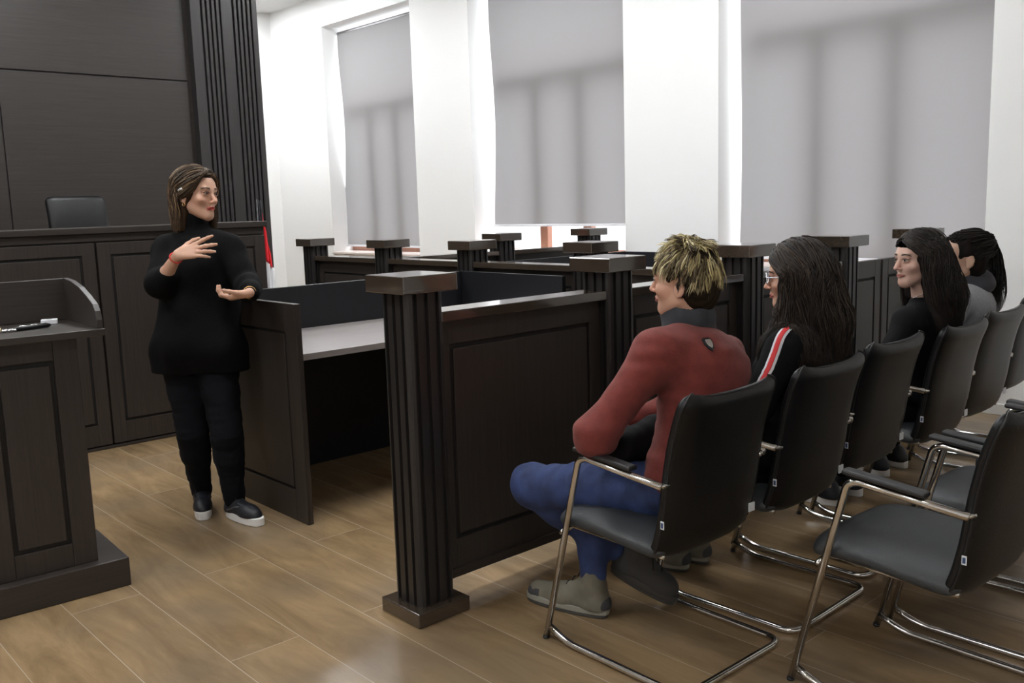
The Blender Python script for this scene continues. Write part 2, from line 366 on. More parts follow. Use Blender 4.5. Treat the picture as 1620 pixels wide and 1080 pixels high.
# ------------------------------------------------------------------ judge's bench
bench = empty('judge_bench', 'long dark wood panelled judge bench standing in front of the dark panelled wall', 'bench', (0, 6.15, 0))
MB().box(-1.6, 3.20, .03, .40, .03, 1.37).box(-1.6, 3.17, .0, .05, 0.0, .02).build('body', M['woodV'], bench, bevel=.003)
MB().box(-1.6, 3.215, -.02, .42, 1.395, 1.435).box(-1.6, 3.20, .01, .42, 1.345, 1.395).build('countertop', M['woodH'], bench, bevel=.004)
x = 3.19; k = 0
for (a, b) in ((2.73, 3.195), (2.03, 2.715), (1.33, 2.015), (.63, 1.315), (-.07, .615), (-.77, -.085), (-1.47, -.785)):
    g = grooved(MB(), a, b, .03, 1.335, 0, .03, a + .08, b - .08, .165, 1.26)
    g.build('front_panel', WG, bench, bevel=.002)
# judge's chair
jc = empty('office_chair', 'black leather office chair whose back shows above the judge bench', 'chair', (2.29, 7.25, 0))
OUTLINE = []
def pad(width, prof, th, mat, name, parent, wing=0.0, nu=16, pw=5, cr=.045, dz=0.0):
    """upholstered pad with rounded corners: prof = [(y,z)...] centre line, superelliptic section"""
    Q = np.array(spline([(0, y, z) for y, z in prof], 8)); sl = np.concatenate([[0], np.cumsum(np.linalg.norm(np.diff(Q, axis=0), axis=1))]); L = sl[-1]
    e = cr * (1 - np.cos(np.linspace(0, PI / 2, 8))); st = np.concatenate([e, np.linspace(cr, L - cr, 22)[1:-1], (L - e)[::-1]])
    P = np.stack([np.interp(st, sl, Q[:, k]) for k in range(3)], 1); n = len(P); V = []; F = []; OUTLINE.clear(); lo = []; ro = []
    for i in range(n):
        a = P[max(i - 1, 0)]; c = P[min(i + 1, n - 1)]; t = nrm_(c - a); N = np.array([0, -t[2], t[1]])
        d = min(st[i], L - st[i]); q = max(0, 1 - d / cr); w = width / 2 - cr * (1 - math.sqrt(max(0, 1 - q * q))); q2 = max(0, 1 - d / (th * .55)); e_ = math.sqrt(max(0, 1 - q2 * q2))
        for j in range(2 * nu):
            ang = 2 * PI * j / (2 * nu); cx = math.copysign(abs(math.cos(ang)) ** (2 / pw), math.cos(ang)); cy = math.copysign(abs(math.sin(ang)) ** .8, math.sin(ang))
            V.append(P[i] + np.array([w * cx, 0, 0]) + N * th * .5 * max(e_, .05) * cy + N * wing * abs(cx) ** 3 + np.array([0, 0, dz * abs(cx) ** 3 * max(0, st[i] / L - .8) * 5]))
        ex_ = N * (wing + th * .22 * e_) + np.array([0, 0, dz * max(0, st[i] / L - .8) * 5])
        lo.append(P[i] + np.array([-w * .985, 0, 0]) + ex_); ro.append(P[i] + np.array([w * .985, 0, 0]) + ex_)
    k = n // 6; top = [P[-1] + np.array([x * (width / 2 - cr), 0, 0]) + np.array([0, 0, dz * abs(x) ** 3]) + np.array([0, -1, 0]) * wing * abs(x) ** 3 for x in np.linspace(-1, 1, 9)]
    OUTLINE.extend(lo[k:] + top + ro[k:][::-1])
    m2 = 2 * nu
    for i in range(n - 1):
        for j in range(m2): F.append((i * m2 + j, (i + 1) * m2 + j, (i + 1) * m2 + (j + 1) % m2, i * m2 + (j + 1) % m2))
    F += [tuple(range(m2)), tuple(range((n - 1) * m2, n * m2))[::-1]]
    return MB().add(V, F).build(name, mat, parent, smooth=True)
def nrm_(a): return a / (np.linalg.norm(a) + 1e-12)
pad(.42, [(.05, 1.10), (.0, 1.3), (.02, 1.5), (.06, 1.655)], .09, M['leather'], 'backrest', jc)
pad(.48, [(-.28, .88), (-.1, .9), (.1, .89)], .09, M['leather'], 'seat', jc)
MB().tube([(0, -.05, .85), (0, -.05, .36)], .03, 12).build('gas_lift', M['black'], jc, smooth=True)
mb = MB()
for k in range(5): a = k * 2 * PI / 5; mb.tube([(0, -.05, .40), (.28 * math.cos(a), -.05 + .28 * math.sin(a), .35)], [.03, .018], 8)
mb.build('star_base', M['black'], jc, smooth=True)
plat = MB().box(-3.4, 4.2, 6.62, YP - .08, 0, .33).build('trim_5', M['woodH']); struct(plat)
# ------------------------------------------------------------------ flag beside the bench
fl = empty('flag', 'drooping red white and black flag standing behind the bench end', 'flag', (3.93, 7.6, .33))
MB().tube([(-.035, 0, .03), (-.035, 0, 1.28)], .010, 8).build('pole', M['black'], fl, smooth=True)
MB().tube([(-.035, 0, 0), (-.035, 0, .03)], [.12, .10], 20).build('stand', M['black'], fl, smooth=True)
def drape(z0t, z0b, z1t, z1b, x0, x1, mat, name):
    V = []; F = []; n = 16
    for i in range(n + 1):
        t = i / n; xt = x0 + (x1 - x0) * t; zt = z0t + (z1t - z0t) * t; zb = z0b + (z1b - z0b) * t
        for k in range(13):
            s = k / 12; V.append((xt, .02 * math.sin(t * 14) * (.3 + s), zt + (zb - zt) * s))
    for i in range(n):
        for k in range(12): a = i * 13 + k; F.append((a, a + 13, a + 14, a + 1))
    o = MB().add(V, F).build(name, mat, fl, smooth=True); sm = o.modifiers.new('thickness', 'SOLIDIFY'); sm.thickness = .003
drape(1.27, .30, 1.27, .30, -.03, .012, M['flagblack'], 'black_cloth')
drape(1.16, .75, .72, .66, .012, .075, M['flagred'], 'red_cloth')
drape(.745, .30, .655, .30, .012, .10, M['flagwhite'], 'white_cloth')

# ------------------------------------------------------------------ lectern
T = empty('lectern', 'dark wood lectern with a raised rim and panelled column, at the left edge', 'lectern', (.965, 3.78, 0), math.radians(-3))
MB().box(-.29, .29, -.0, .46, 0, .12).build('base', M['woodH'], T, bevel=.004)
g = MB(); g.box(-.185, .185, .07, .36, .12, 1.04)
grooved(g, -.185, .185, .12, 1.04, .05, .02, -.115, .095, .215, .955, .018, .012)
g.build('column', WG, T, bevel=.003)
MB().box(-.27, .275, -.03, .47, 1.04, 1.068).build('shelf', M['woodH'], T, bevel=.003)
MB().box(-.27, .275, .455, .475, 1.068, 1.245).build('back_board', M['woodH'], T, bevel=.003)
side = [(-.0, 1.068), (.0, 1.10), (.015, 1.135), (.04, 1.16), (.12, 1.19), (.22, 1.22), (.34, 1.24), (.455, 1.247), (.455, 1.068)]
for sx in (-.27, .253):
    TT = Matrix(((0, 0, 1, sx), (1, 0, 0, 0), (0, 1, 0, 0), (0, 0, 0, 1)))
    MB().prism(side, 0, .022, TT).build('side_board', M['woodH'], T, bevel=.002)
# things on the lectern
k = empty('usb_stick', 'small white stick with a slot, lying on the lectern shelf', 'memory stick', (1.142, 4.115, 1.0677), -.35)
MB().box(-.031, .031, -.020, .020, 0, .020).build('case', M['plastic'], k, bevel=.003)
MB().box(-.010, .012, -.004, .002, .0199, .0208).build('slot', M['black'], k)
k = empty('marker_pen', 'black pen with silver edge lying beside the white stick on the lectern', 'pen', (1.045, 3.975, 1.0775), .22)
MB().tube([(-.085, 0, 0), (-.07, 0, 0), (.055, 0, 0), (.065, 0, 0)], [.004, .009, .009, .006], 10).build('barrel', M['black'], k, smooth=True)
MB().tube([(-.06, -.002, .0085), (.05, -.002, .0085)], .0022, 6).build('clip', M['silver'], k, smooth=True)
k = empty('key_chain', 'key ring with cream charm and clear beads on the lectern shelf', 'keyring', (.935, 3.955, 1.068))
MB().ball((-.03, 0, .014), (.018, .014, .013), 8).build('charm', M['beads'], k, smooth=True)
mb = MB()
for i in range(7): mb.ball((-.008 + i * .007, random.uniform(-.01, .01), .007), .006, 6)
mb.build('beads', M['silver'], k, smooth=True)

# ------------------------------------------------------------------ witness desks
def desk(x0, y0, label, w=1.80, d=.97):
    r_ = empty('desk', label, 'desk', (x0, y0, 0))
    for xx, nm in ((0, 1), (w - .03, 1)):
        if xx:
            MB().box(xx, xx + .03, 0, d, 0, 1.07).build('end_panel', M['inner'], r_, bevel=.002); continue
        g = grooved(MB(), -d, 0, 0, 1.07, 0, .03, -d + .08, -.105, .155, .935, .014, .010)
        g.v = [(xx + b, -a, c) for a, b, c in g.v]; g.f = [f[::-1] for f in g.f]
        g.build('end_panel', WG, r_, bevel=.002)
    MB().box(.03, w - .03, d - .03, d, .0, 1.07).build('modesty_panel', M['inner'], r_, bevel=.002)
    MB().box(.031, w - .031, .06, d - .031, .79, .822).build('desktop', M['desktop'], r_, bevel=.002)
    return r_
desk(2.13, 3.855, 'dark wood desk with high sides in the near booth, beside the standing woman')
desk(4.35, 4.31, 'dark wood desk in the far booth, mostly hidden behind the railings', 1.75)

# ------------------------------------------------------------------ railing posts and panels
def post_proto():
    r_ = empty('railing_post')
    MB().box(-.118, .118, -.118, .118, 1.2045, 1.266).build('cap', M['cap'], r_, bevel=.004)
    MB().box(-.118, .118, -.118, .118, 0, .055).build('base', M['cap'], r_, bevel=.004)
    h = .081; g = .016; dp = .013; pts = []
    side = [(-h + .022, -h)]
    for c in (-.048, 0, .048):
        side += [(c - g / 2 - .001, -h), (c - g / 2 + .001, -h + dp), (c + g / 2 - .001, -h + dp), (c + g / 2 + .001, -h)]
    side += [(h - .022, -h), (h - .010, -h + .004), (h - .004, -h + .010)]
    for q in range(4):
        c, s_ = math.cos(q * PI / 2), math.sin(q * PI / 2); pts += [(x * c - y * s_, x * s_ + y * c) for x, y in side]
    MB().prism(pts, .055, 1.2045).build('shaft', M['shaft'], r_)
    return r_
pp = post_proto()
F1 = [1.955, 3.002, 4.02, 4.995, 6.0]; YF = 2.69; XQ = 4.055
QY = [3.78, 4.86, 5.83, 6.90]
posts = [(F1[0], YF, 'nearest railing post, dark and fluted, with its base standing free on the floor'),
         (F1[1], YF, 'dark fluted railing post just left of the boy in the red sweater'),
         (F1[2], YF, 'dark railing post between the blond boy and the girl in glasses'),
         (F1[3], YF, 'dark railing post rising behind the girl in glasses, left of the gate'),
         (F1[4], YF, 'dark railing post behind the long haired girl, right of the gate'),
         (XQ + .015, QY[0], 'railing post whose cap shows right behind the cap left of the boy'),
         (XQ, QY[1], 'railing post in the cross row, just right of the nearest post'),
         (XQ - .015, QY[2], 'railing post in front of the farthest window, left of the nearest post'),
         (XQ - .01, QY[3], 'leftmost and farthest railing post, against the white wall'),
         (5.12, QY[2] - .08, 'small far railing post left of the copper mullion of the middle window'),
         (6.13, QY[2] - .12, 'far railing post standing against the bright sill of the middle window')]
for i, (x, y, lb) in enumerate(posts):
    o = pp if i == 0 else copy_tree(pp); o.location = (x, y, 0); tag(o, lb, 'post', 'fluted railing posts')
def panel(a, b, label, name='railing_bay'):
    "a railing bay from post a to post b; its front faces the right hand side of a->b"
    a = Vector(a); b = Vector(b); d = (b - a); L = d.length - .163; ang = math.atan2(d.y, d.x); mid = (a + b) / 2
    r_ = empty(name, label, 'railing', (mid.x, mid.y, 0), ang)
    g = grooved(MB(), -L / 2, L / 2, .10, 1.087, -.022, .044, -L / 2 + .062, L / 2 - .062, .245, .995, .018, .012, both=True)
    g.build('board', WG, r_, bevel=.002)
    MB().box(-L / 2 - .001, L / 2 + .001, -.066, .066, 1.087, 1.125).build('handrail', M['cap'], r_, bevel=.003)
    MB().box(-L / 2, L / 2, -.034, .034, .10, .135).build('bottom_rail', M['woodH'], r_, bevel=.002)
    return r_
G = [(F1[i], YF) for i in range(5)]; Q = [(XQ + .015, QY[0]), (XQ, QY[1]), (XQ - .015, QY[2]), (XQ - .01, QY[3])]
panel(G[0], G[1], 'dark panelled railing bay right of the nearest post, in front of the boy')
panel(G[1], G[2], 'dark panelled railing bay behind the boy in the red sweater')
panel(G[2], G[3], 'dark panelled railing bay behind the girl in glasses')
panel(Q[0], G[2], 'cross railing bay joining the row behind the audience, nearest of the cross row')
panel(Q[1], Q[0], 'cross railing bay right of the nearest post cap, behind the near booth')
panel(Q[2], Q[1], 'cross railing bay just above the nearest post cap, in the middle of its row')
panel(Q[3], Q[2], 'farthest cross railing bay, between the two leftmost far posts')
panel(Q[2], (5.12, QY[2] - .08), 'far railing bay running from the cross row towards the window wall')
panel((5.12, QY[2] - .08), (6.13, QY[2] - .12), 'railing bay under the copper mullion of the middle window')
# low gate of two leaves
def leaf(x0, x1, rz, label):
    L = abs(x1 - x0); r_ = empty('gate_leaf', label, 'gate', (x0, YF, 0), rz); s = 1 if x1 > x0 else -1
    a, b = sorted((0, s * L))
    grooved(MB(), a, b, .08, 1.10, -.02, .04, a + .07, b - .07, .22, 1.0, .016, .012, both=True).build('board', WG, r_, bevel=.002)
    for z in (.30, .88):
        hx = 0
        MB().tube([(hx, -.026, z - .035), (hx, -.026, z + .035)], .006, 8).build('hinge', M['silver'], r_, smooth=True)
    return r_
leaf(F1[3] + .09, F1[3] + .465, 0, 'left leaf of the low dark gate right of the post behind the girl in glasses')
leaf(F1[4] - .09, F1[3] + .49, 0, 'right leaf of the low dark gate beside the long haired girl')
# ------------------------------------------------------------------ organic surfaces: distance fields meshed by surface nets
def vec(*a): return np.array(a, float)
def nrm(a): a = np.asarray(a, float); return a / (np.linalg.norm(a) + 1e-12)
class Field:
    def __init__(s, lo, hi, h):
        s.h = h; s.lo = np.array(lo, float) - 2 * h; n = np.ceil((np.array(hi, float) - s.lo) / h).astype(int) + 3
        s.n = n; s.g = np.full(tuple(n), 9.0, np.float32)
    def _box(s, lo, hi):
        a = np.maximum(np.floor((lo - s.lo) / s.h).astype(int), 0); b = np.minimum(np.ceil((hi - s.lo) / s.h).astype(int) + 1, s.n)
        if (b <= a).any(): return None, None
        ax = [(s.lo[i] + s.h * np.arange(a[i], b[i])).astype(np.float32) for i in range(3)]
        return tuple(slice(a[i], b[i]) for i in range(3)), (ax[0][:, None, None], ax[1][None, :, None], ax[2][None, None, :])
    def _mix(s, sl, d, k, mode):
        g = s.g[sl]
        if mode == 'sub':
            d = -d; h = np.clip(.5 - .5 * (d - g) / -max(k, 1e-6), 0, 1) if False else np.maximum(k - np.abs(g - d), 0) / max(k, 1e-6)
            s.g[sl] = np.maximum(g, d) + h * h * k * .25
        else:
            h = np.maximum(k - np.abs(g - d), 0) / max(k, 1e-6); s.g[sl] = np.minimum(g, d) - h * h * k * .25
    def rc(s, a, b, ra, rb=None, k=.02, mode='add', flat=None):
        a = np.asarray(a, float); b = np.asarray(b, float); rb = ra if rb is None else rb; r = max(ra, rb) + 2 * k + 2 * s.h
        sl, ax = s._box(np.minimum(a, b) - r, np.maximum(a, b) + r)
        if sl is None: return s
        ba = b - a; L = max(ba @ ba, 1e-12); px, py, pz = ax[0] - a[0], ax[1] - a[1], ax[2] - a[2]
        t = np.clip((px * ba[0] + py * ba[1] + pz * ba[2]) / L, 0, 1)
        d = np.sqrt((px - t * ba[0]) ** 2 + (py - t * ba[1]) ** 2 + (pz - t * ba[2]) ** 2) - (ra + (rb - ra) * t)
        s._mix(sl, d.astype(np.float32), k, mode); return s
    def el(s, c, r, R=None, k=.02, mode='add'):
        c = np.asarray(c, float); r = np.asarray(r, float) if hasattr(r, '__len__') else np.full(3, float(r)); R = np.eye(3) if R is None else R
        m = r.max() + 2 * k + 2 * s.h; sl, ax = s._box(c - m, c + m)
        if sl is None: return s
        p = [ax[i] - c[i] for i in range(3)]; q = [(p[0] * R[0, i] + p[1] * R[1, i] + p[2] * R[2, i]) / r[i] for i in range(3)]
        k0 = np.sqrt(q[0] ** 2 + q[1] ** 2 + q[2] ** 2); k1 = np.sqrt((q[0] / r[0]) ** 2 + (q[1] / r[1]) ** 2 + (q[2] / r[2]) ** 2) + 1e-9
        s._mix(sl, (k0 * (k0 - 1) / k1).astype(np.float32), k, mode); return s
    def plane(s, p, nv, k=.0):
        "keep what lies against the normal"
        nv = nrm(nv); sl, ax = s._box(s.lo, s.lo + s.h * s.n)
        d = (ax[0] - p[0]) * nv[0] + (ax[1] - p[1]) * nv[1] + (ax[2] - p[2]) * nv[2]; s.g = np.maximum(s.g, d.astype(np.float32)); return s
    def mesh(s):
        g = s.g; i = (g < 0); n0, n1, n2 = g.shape
        c = [g[a:n0 - 1 + a, b:n1 - 1 + b, e:n2 - 1 + e] for a in (0, 1) for b in (0, 1) for e in (0, 1)]
        cnt = sum((x < 0).astype(np.int8) for x in c); act = (cnt > 0) & (cnt < 8); idx = np.full(act.shape, -1, np.int64); A = np.argwhere(act); idx[act] = np.arange(len(A))
        off = np.array([(a, b, e) for a in (0, 1) for b in (0, 1) for e in (0, 1)]); val = np.stack([x[act] for x in c], 1)
        S = np.zeros((len(A), 3)); N = np.zeros(len(A))
        for p in range(8):
            for q in range(p + 1, 8):
                if abs(off[p] - off[q]).sum() != 1: continue
                vp, vq = val[:, p], val[:, q]; m = (vp < 0) != (vq < 0); t = np.where(m, vp / np.where(m, vp - vq, 1), 0)
                S += np.where(m[:, None], off[p] + t[:, None] * (off[q] - off[p]), 0); N += m
        V = s.lo + s.h * (A + S / N[:, None]); F = []
        for ax in range(3):
            o = [x for x in range(3) if x != ax]
            sl0 = [slice(None)] * 3; sl1 = [slice(None)] * 3; sl0[ax] = slice(0, -1); sl1[ax] = slice(1, None)
            a, b = i[tuple(sl0)], i[tuple(sl1)]; e = np.argwhere(a != b)
            ok = (e[:, o[0]] > 0) & (e[:, o[1]] > 0) & (e[:, o[0]] < g.shape[o[0]] - 1) & (e[:, o[1]] < g.shape[o[1]] - 1); e = e[ok]
            fl = a[tuple(e.T)]
            def cell(d0, d1):
                q = e.copy(); q[:, o[0]] += d0; q[:, o[1]] += d1; return idx[tuple(q.T)]
            Q = np.stack([cell(-1, -1), cell(0, -1), cell(0, 0), cell(-1, 0)], 1)
            rev = fl if ax != 1 else ~fl; Q[~rev] = Q[~rev][:, ::-1]; F.append(Q)
        F = np.concatenate(F); F = F[(F >= 0).all(1)]
        return V, F
def to_obj(name, V, F, mat, parent=None, col=None):
    me = bpy.data.meshes.new(name); F = np.asarray(F); me.vertices.add(len(V)); me.vertices.foreach_set('co', np.asarray(V, np.float32).ravel())
    k = F.shape[1]; me.loops.add(F.size); me.loops.foreach_set('vertex_index', F.ravel().astype(np.int32)); me.polygons.add(len(F))
    me.polygons.foreach_set('loop_start', np.arange(0, F.size, k, dtype=np.int32)); me.polygons.foreach_set('loop_total', np.full(len(F), k, np.int32))
    me.update(calc_edges=True)
    if col is not None:
        a = me.color_attributes.new('Col', 'FLOAT_COLOR', 'POINT'); c4 = np.ones((len(V), 4), np.float32); c4[:, :3] = col; a.data.foreach_set('color', c4.ravel())
    o = link(name, me, mat, parent, smooth=True)
    return o
def relax(V, F, it=1, lam=.5):
    n = len(V)
    for _ in range(it):
        S = np.zeros_like(V); C = np.zeros(n)
        for a, b in ((0, 1), (1, 2), (2, 3), (3, 0)):
            for p, q in ((a, b), (b, a)):
                np.add.at(S, F[:, p], V[F[:, q]]); np.add.at(C, F[:, p], 1)
        V = V + lam * (S / np.maximum(C, 1)[:, None] - V)
    return V
def wrinkle(V, F, amp, sc, seed=0, aniso=(1, 1, 1)):
    rs = np.random.RandomState(seed); n = np.zeros_like(V); a = V[F[:, 1]] - V[F[:, 0]]; b = V[F[:, 3]] - V[F[:, 0]]; f = np.cross(a, b)
    for k in range(4): np.add.at(n, F[:, k], f)
    n /= (np.linalg.norm(n, axis=1)[:, None] + 1e-12); d = np.zeros(len(V)); P = V * np.array(aniso)
    for o in range(7):
        w = nrm(rs.randn(3)) * sc * (1 + .35 * o); ph = rs.rand() * 6.28; q = nrm(rs.randn(3)) * sc * .5
        d += np.sin(P @ w + ph + 1.5 * np.sin(P @ q + ph * 2)) / (1 + .5 * o)
    return V + n * (d * amp / 3)[:, None]
# ---- frames: columns = side (person's left), front, up
def frame(front, up=(0, 0, 1)):
    f = nrm(front); u = nrm(np.asarray(up, float) - f * (np.asarray(up, float) @ f)); return np.stack([np.cross(u, f) * -1 if False else np.cross(f, u) * -1, f, u], 1)
# x of the frame = up x front ... person's left
SKIN = np.array((.56, .33, .235))
def head(fd, C, R, s=1.0, ears=True, fem=True, nose=1.0, es=1.0, lipf=1.0):
    "head round the eye-level centre C, frame R"
    def P(x, y, z): return C + s * (R @ np.array([x, y, z]))
    E_ = lambda c, r, k=.02, mode='add': fd.el(P(*c), np.array(r) * s, R, k * s, mode)
    T_ = lambda a, b, ra, rb=None, k=.012, mode='add': fd.rc(P(*a), P(*b), ra * s, (ra if rb is None else rb) * s, k * s, mode)
    E_((0, -.018, .030), (.074, .094, .084)); E_((0, .030, .036), (.062, .058, .052), .03)
    E_((0, .030, -.040), (.052 if fem else .059, .058, .070), .03)
    T_((0, .064, -.098), (0, .060, -.092), .018 if fem else .021, k=.025)
    for x in (-1, 1):
        T_((x * (.043 if fem else .050), -.004, -.058), (x * .010, .062, -.100), .016 if fem else .018, .012, .03); E_((x * .040, .058, -.030), (.022, .020, .018), .025)
    T_((-.034, .082, .019), (.034, .082, .019), .008, k=.018)
    for x in (-1, 1):
        E_((x * .032, .094, -.001), (.0165, .012, .0105), .008, 'sub')
        E_((x * .031, .0755, -.001), (.0145, .0135, .0125), .002)
        T_((x * .018, .0890, .0062), (x * .045, .0815, .0048), .0036, k=.003); T_((x * .020, .0875, -.0095), (x * .043, .082, -.0085), .0026, k=.005)
    T_((0, .086, .008), (0, .107 * (1 if nose == 1 else 1), -.034), .0068, .0095, .012); E_((0, .1035 + .004 * nose, -.037), (.0095, .010, .0085), .006)
    for x in (-1, 1): E_((x * .0115, .097, -.0400), (.0065, .0085, .006), .005)
    T_((0, .088, -.050), (0, .090, -.058), .005, k=.008)
    for x in (-1, 1):
        T_((x * .004, .0945, -.0625), (x * .021, .086, -.0655), .0045, .0025, .005); T_((0, .0935, -.0735), (x * .019, .0855, -.0685), .0055, .0028, .005)
    T_((-.022, .094, -.0680), (.022, .094, -.0680), .0016, k=.003, mode='sub')
    if ears:
        for x in (-1, 1):
            Re = R @ np.array(Matrix.Rotation(x * .35, 3, 'Z')) @ np.array(Matrix.Rotation(.15, 3, 'X'))
            fd.el(P(x * .078, -.012, -.012), np.array((.007, .019 * es, .031 * es)) * s, Re, .006 * s); fd.el(P(x * .086, -.008, -.008), np.array((.006, .011 * es, .019 * es)) * s, Re, .004 * s, 'sub')
            fd.el(P(x * .076, -.006, -.036), np.array((.006, .009, .011)) * s, Re, .005 * s)
    return P
def head_col(V, C, R, s=1.0, base=SKIN, lips=(.42, .11, .10), brow=(.05, .032, .022), blush=.3):
    L = ((V - C) @ R) / s; x, y, z = L.T; ax = np.abs(x); col = np.tile(np.asarray(base, float), (len(V), 1))
    def mix(w, c):
        nonlocal col
        w = np.clip(w, 0, 1)[:, None]; col = col * (1 - w) + np.asarray(c) * w
    def blob(cx, cy, cz, rx, ry, rz, soft=.35):
        q = np.sqrt(((ax - cx) / rx) ** 2 + ((y - cy) / ry) ** 2 + ((z - cz) / rz) ** 2); return (1 + soft - q) / soft
    mix(.35 * blush * blob(.045, .06, -.035, .024, .03, .02, 1.), np.asarray(base) * np.array((1.05, .62, .62)))
    mix(.25 * blob(0, .108, -.036, .014, .012, .012, 1.), np.asarray(base) * np.array((1.0, .7, .7)))
    up = (y > .072) & (ax < .0245); w = np.clip((.0078 - np.abs(z + .068 + .04 * ax)) / .0018, 0, 1) * np.clip((.0245 - ax) / .005, 0, 1) * up; mix(w, lips)
    mix(.7 * up * np.clip((.0011 - np.abs(z + .0680)) / .0008, 0, 1), (.08, .02, .02))
    bz = .0225 + .08 * (ax - .014) - 2.6 * (ax - .014) ** 2
    mix(.85 * np.clip((.0042 - np.abs(z - bz)) / .002, 0, 1) * np.clip((ax - .012) / .004, 0, 1) * np.clip((.052 - ax) / .006, 0, 1) * (y > .05), brow)
    lid = .0095 - 14 * (ax - .031) ** 2
    mix(.9 * np.clip((.0018 - np.abs(z - lid + .0016)) / .001, 0, 1) * (ax > .017) * (ax < .047) * (y > .06), (.03, .02, .016))
    mix(.35 * blob(.031, .08, .0, .02, .03, .013, .6), np.asarray(base) * np.array((.72, .58, .55)))
    return col
def eyes(C, R, s, parent, look=0.0, brow='brow_dark'):
    mb = MB(); mi = MB(); ml = MB(); mw = MB(); P = lambda x, y, z: C + s * (R @ np.array([x, y, z]))
    for x in (-1, 1):
        c = P(x * .031, .0760, -.001); mb.ball(c, .0138 * s, 12, R)
        d = nrm(R @ np.array([look, 1, -.02])); mi.ball(c + d * .0086 * s, np.array((.0070, .0060, .0070)) * s, 10, R)
        ml.tube(spline([P(x * .0175, .0885, .0005), P(x * .024, .0915, .0050), P(x * .032, .0910, .0062), P(x * .040, .0870, .0045), P(x * .0465, .0815, .0005)], 4), list(np.concatenate([np.linspace(.0006, .0016, 10), np.linspace(.0016, .0010, 7)]) * s), 6)
        bp = [P(x * .012, .0915, .0185), P(x * .022, .0925, .0215), P(x * .034, .0885, .0235), P(x * .046, .0790, .0200), P(x * .052, .0715, .0160)]
        k = len(spline(bp, 4)); mw.tube(spline(bp, 4), list(np.interp(np.linspace(0, 1, k), [0, .2, .6, 1], [.0018, .0030, .0026, .0008]) * s), 8)
    e = mb.build('eyes', M['eyewhite'], parent, smooth=True); mi.build('iris', M['iris'], e, smooth=True); ml.build('eyelashes', M['iris'], e, smooth=True)
    mw.build('eyebrows', M[brow], parent, smooth=True)
def hand(fd, W_, d, n, side, s=1.0, curl=(.4,) * 5, spread=(.25, .08, -.05, -.18), th=(.9, .5), r0=None, k=.006):
    """wrist W_, pointing d, palm faces n, thumb towards side (unit, about perpendicular to both)"""
    d = nrm(d); n = nrm(np.asarray(n, float) - d * (np.asarray(n, float) @ d)); sd = np.cross(d, n); sd = sd if sd @ np.asarray(side, float) > 0 else -sd
    W_ = np.asarray(W_, float); K = [W_ + s * (d * a + sd * b) for a, b in ((.086, .030), (.090, .010), (.086, -.010), (.078, -.028))]
    for p, q in zip(K, ((.010), (.004), (-.006), (-.014))): fd.rc(W_ + s * (sd * q + d * .005), p, .014 * s, .0115 * s, .014)
    for i, (L3, p) in enumerate(zip(((.040, .024, .020), (.044, .027, .021), (.041, .025, .020), (.032, .019, .018)), K)):
        a = p; ang = 0; dd = nrm(d + sd * spread[i])
        for j, L_ in enumerate(L3):
            ang += curl[i + 1] * (.75, 1.1, .7)[j]; b = a + s * L_ * (dd * math.cos(ang) + n * math.sin(ang)); ra = (.0098, .0088, .0078, .0066)[j]; rb = (.0098, .0088, .0078, .0066)[j + 1]
            f = (1, 1.02, .98, .86)[i] * s; fd.rc(a, b, ra * f, rb * f, k); a = b
    a = W_ + s * (d * .022 + sd * .018); td = nrm(d * th[1] + sd * th[0] + n * .35)
    b = a + s * td * .040; fd.rc(a, b, .0155 * s, .0115 * s, .014); c = b + s * nrm(td + d * .35 + n * curl[0] * .5) * .032; fd.rc(b, c, .0108 * s, .0095 * s, k)
    e = c + s * nrm(td * .6 + d * .8 + n * curl[0]) * .026; fd.rc(c, e, .0095 * s, .0075 * s, k)
def strands(paths, name, mat, parent, width, cols, n=5, seed=1, jitter=.004, seg=None):
    """many thin tapered locks; paths = list of point lists, one lock (n thin tubes) each"""
    rs = np.random.RandomState(seed); V = []; F = []; C = []
    for P in paths:
        P = np.asarray(P, float); m = len(P)
        base = cols[rs.randint(len(cols))]
        for q in range(n):
            off = rs.randn(3) * jitter; wob = rs.randn(3) * jitter * .6; k0 = len(V); T = np.gradient(P, axis=0); c = np.asarray(base) * (1 + .25 * rs.randn()); c = np.clip(c, .002, 1)
            for i in range(m):
                t = i / (m - 1); p = P[i] + off * (.4 + .6 * t) + wob * math.sin(3 * t); tn = nrm(T[i]); a = nrm(np.cross(tn, (.3, .2, .93))); b = np.cross(tn, a); r = width * (.35 + .65 * math.sin(PI * min(1, t * .9 + .12))) * (1 - .75 * t ** 4)
                for j in range(3): an = 2 * PI * j / 3; V.append(p + r * (a * math.cos(an) + b * math.sin(an))); C.append(c)
            for i in range(m - 1):
                for j in range(3): F.append((k0 + i * 3 + j, k0 + i * 3 + (j + 1) % 3, k0 + (i + 1) * 3 + (j + 1) % 3, k0 + (i + 1) * 3 + j))
    return to_obj(name, np.array(V), np.array(F), mat, parent, np.array(C))
def scalp_pt(C, R, s, az, pol, grow=0.0):
    "az: 0 = forward, + = person's left side; pol: 0 = crown"
    return C + s * (R @ np.array([(.076 + grow) * math.sin(az) * math.sin(pol), -.016 + (.097 + grow) * math.cos(az) * math.sin(pol), .030 + (.087 + grow) * math.cos(pol)]))
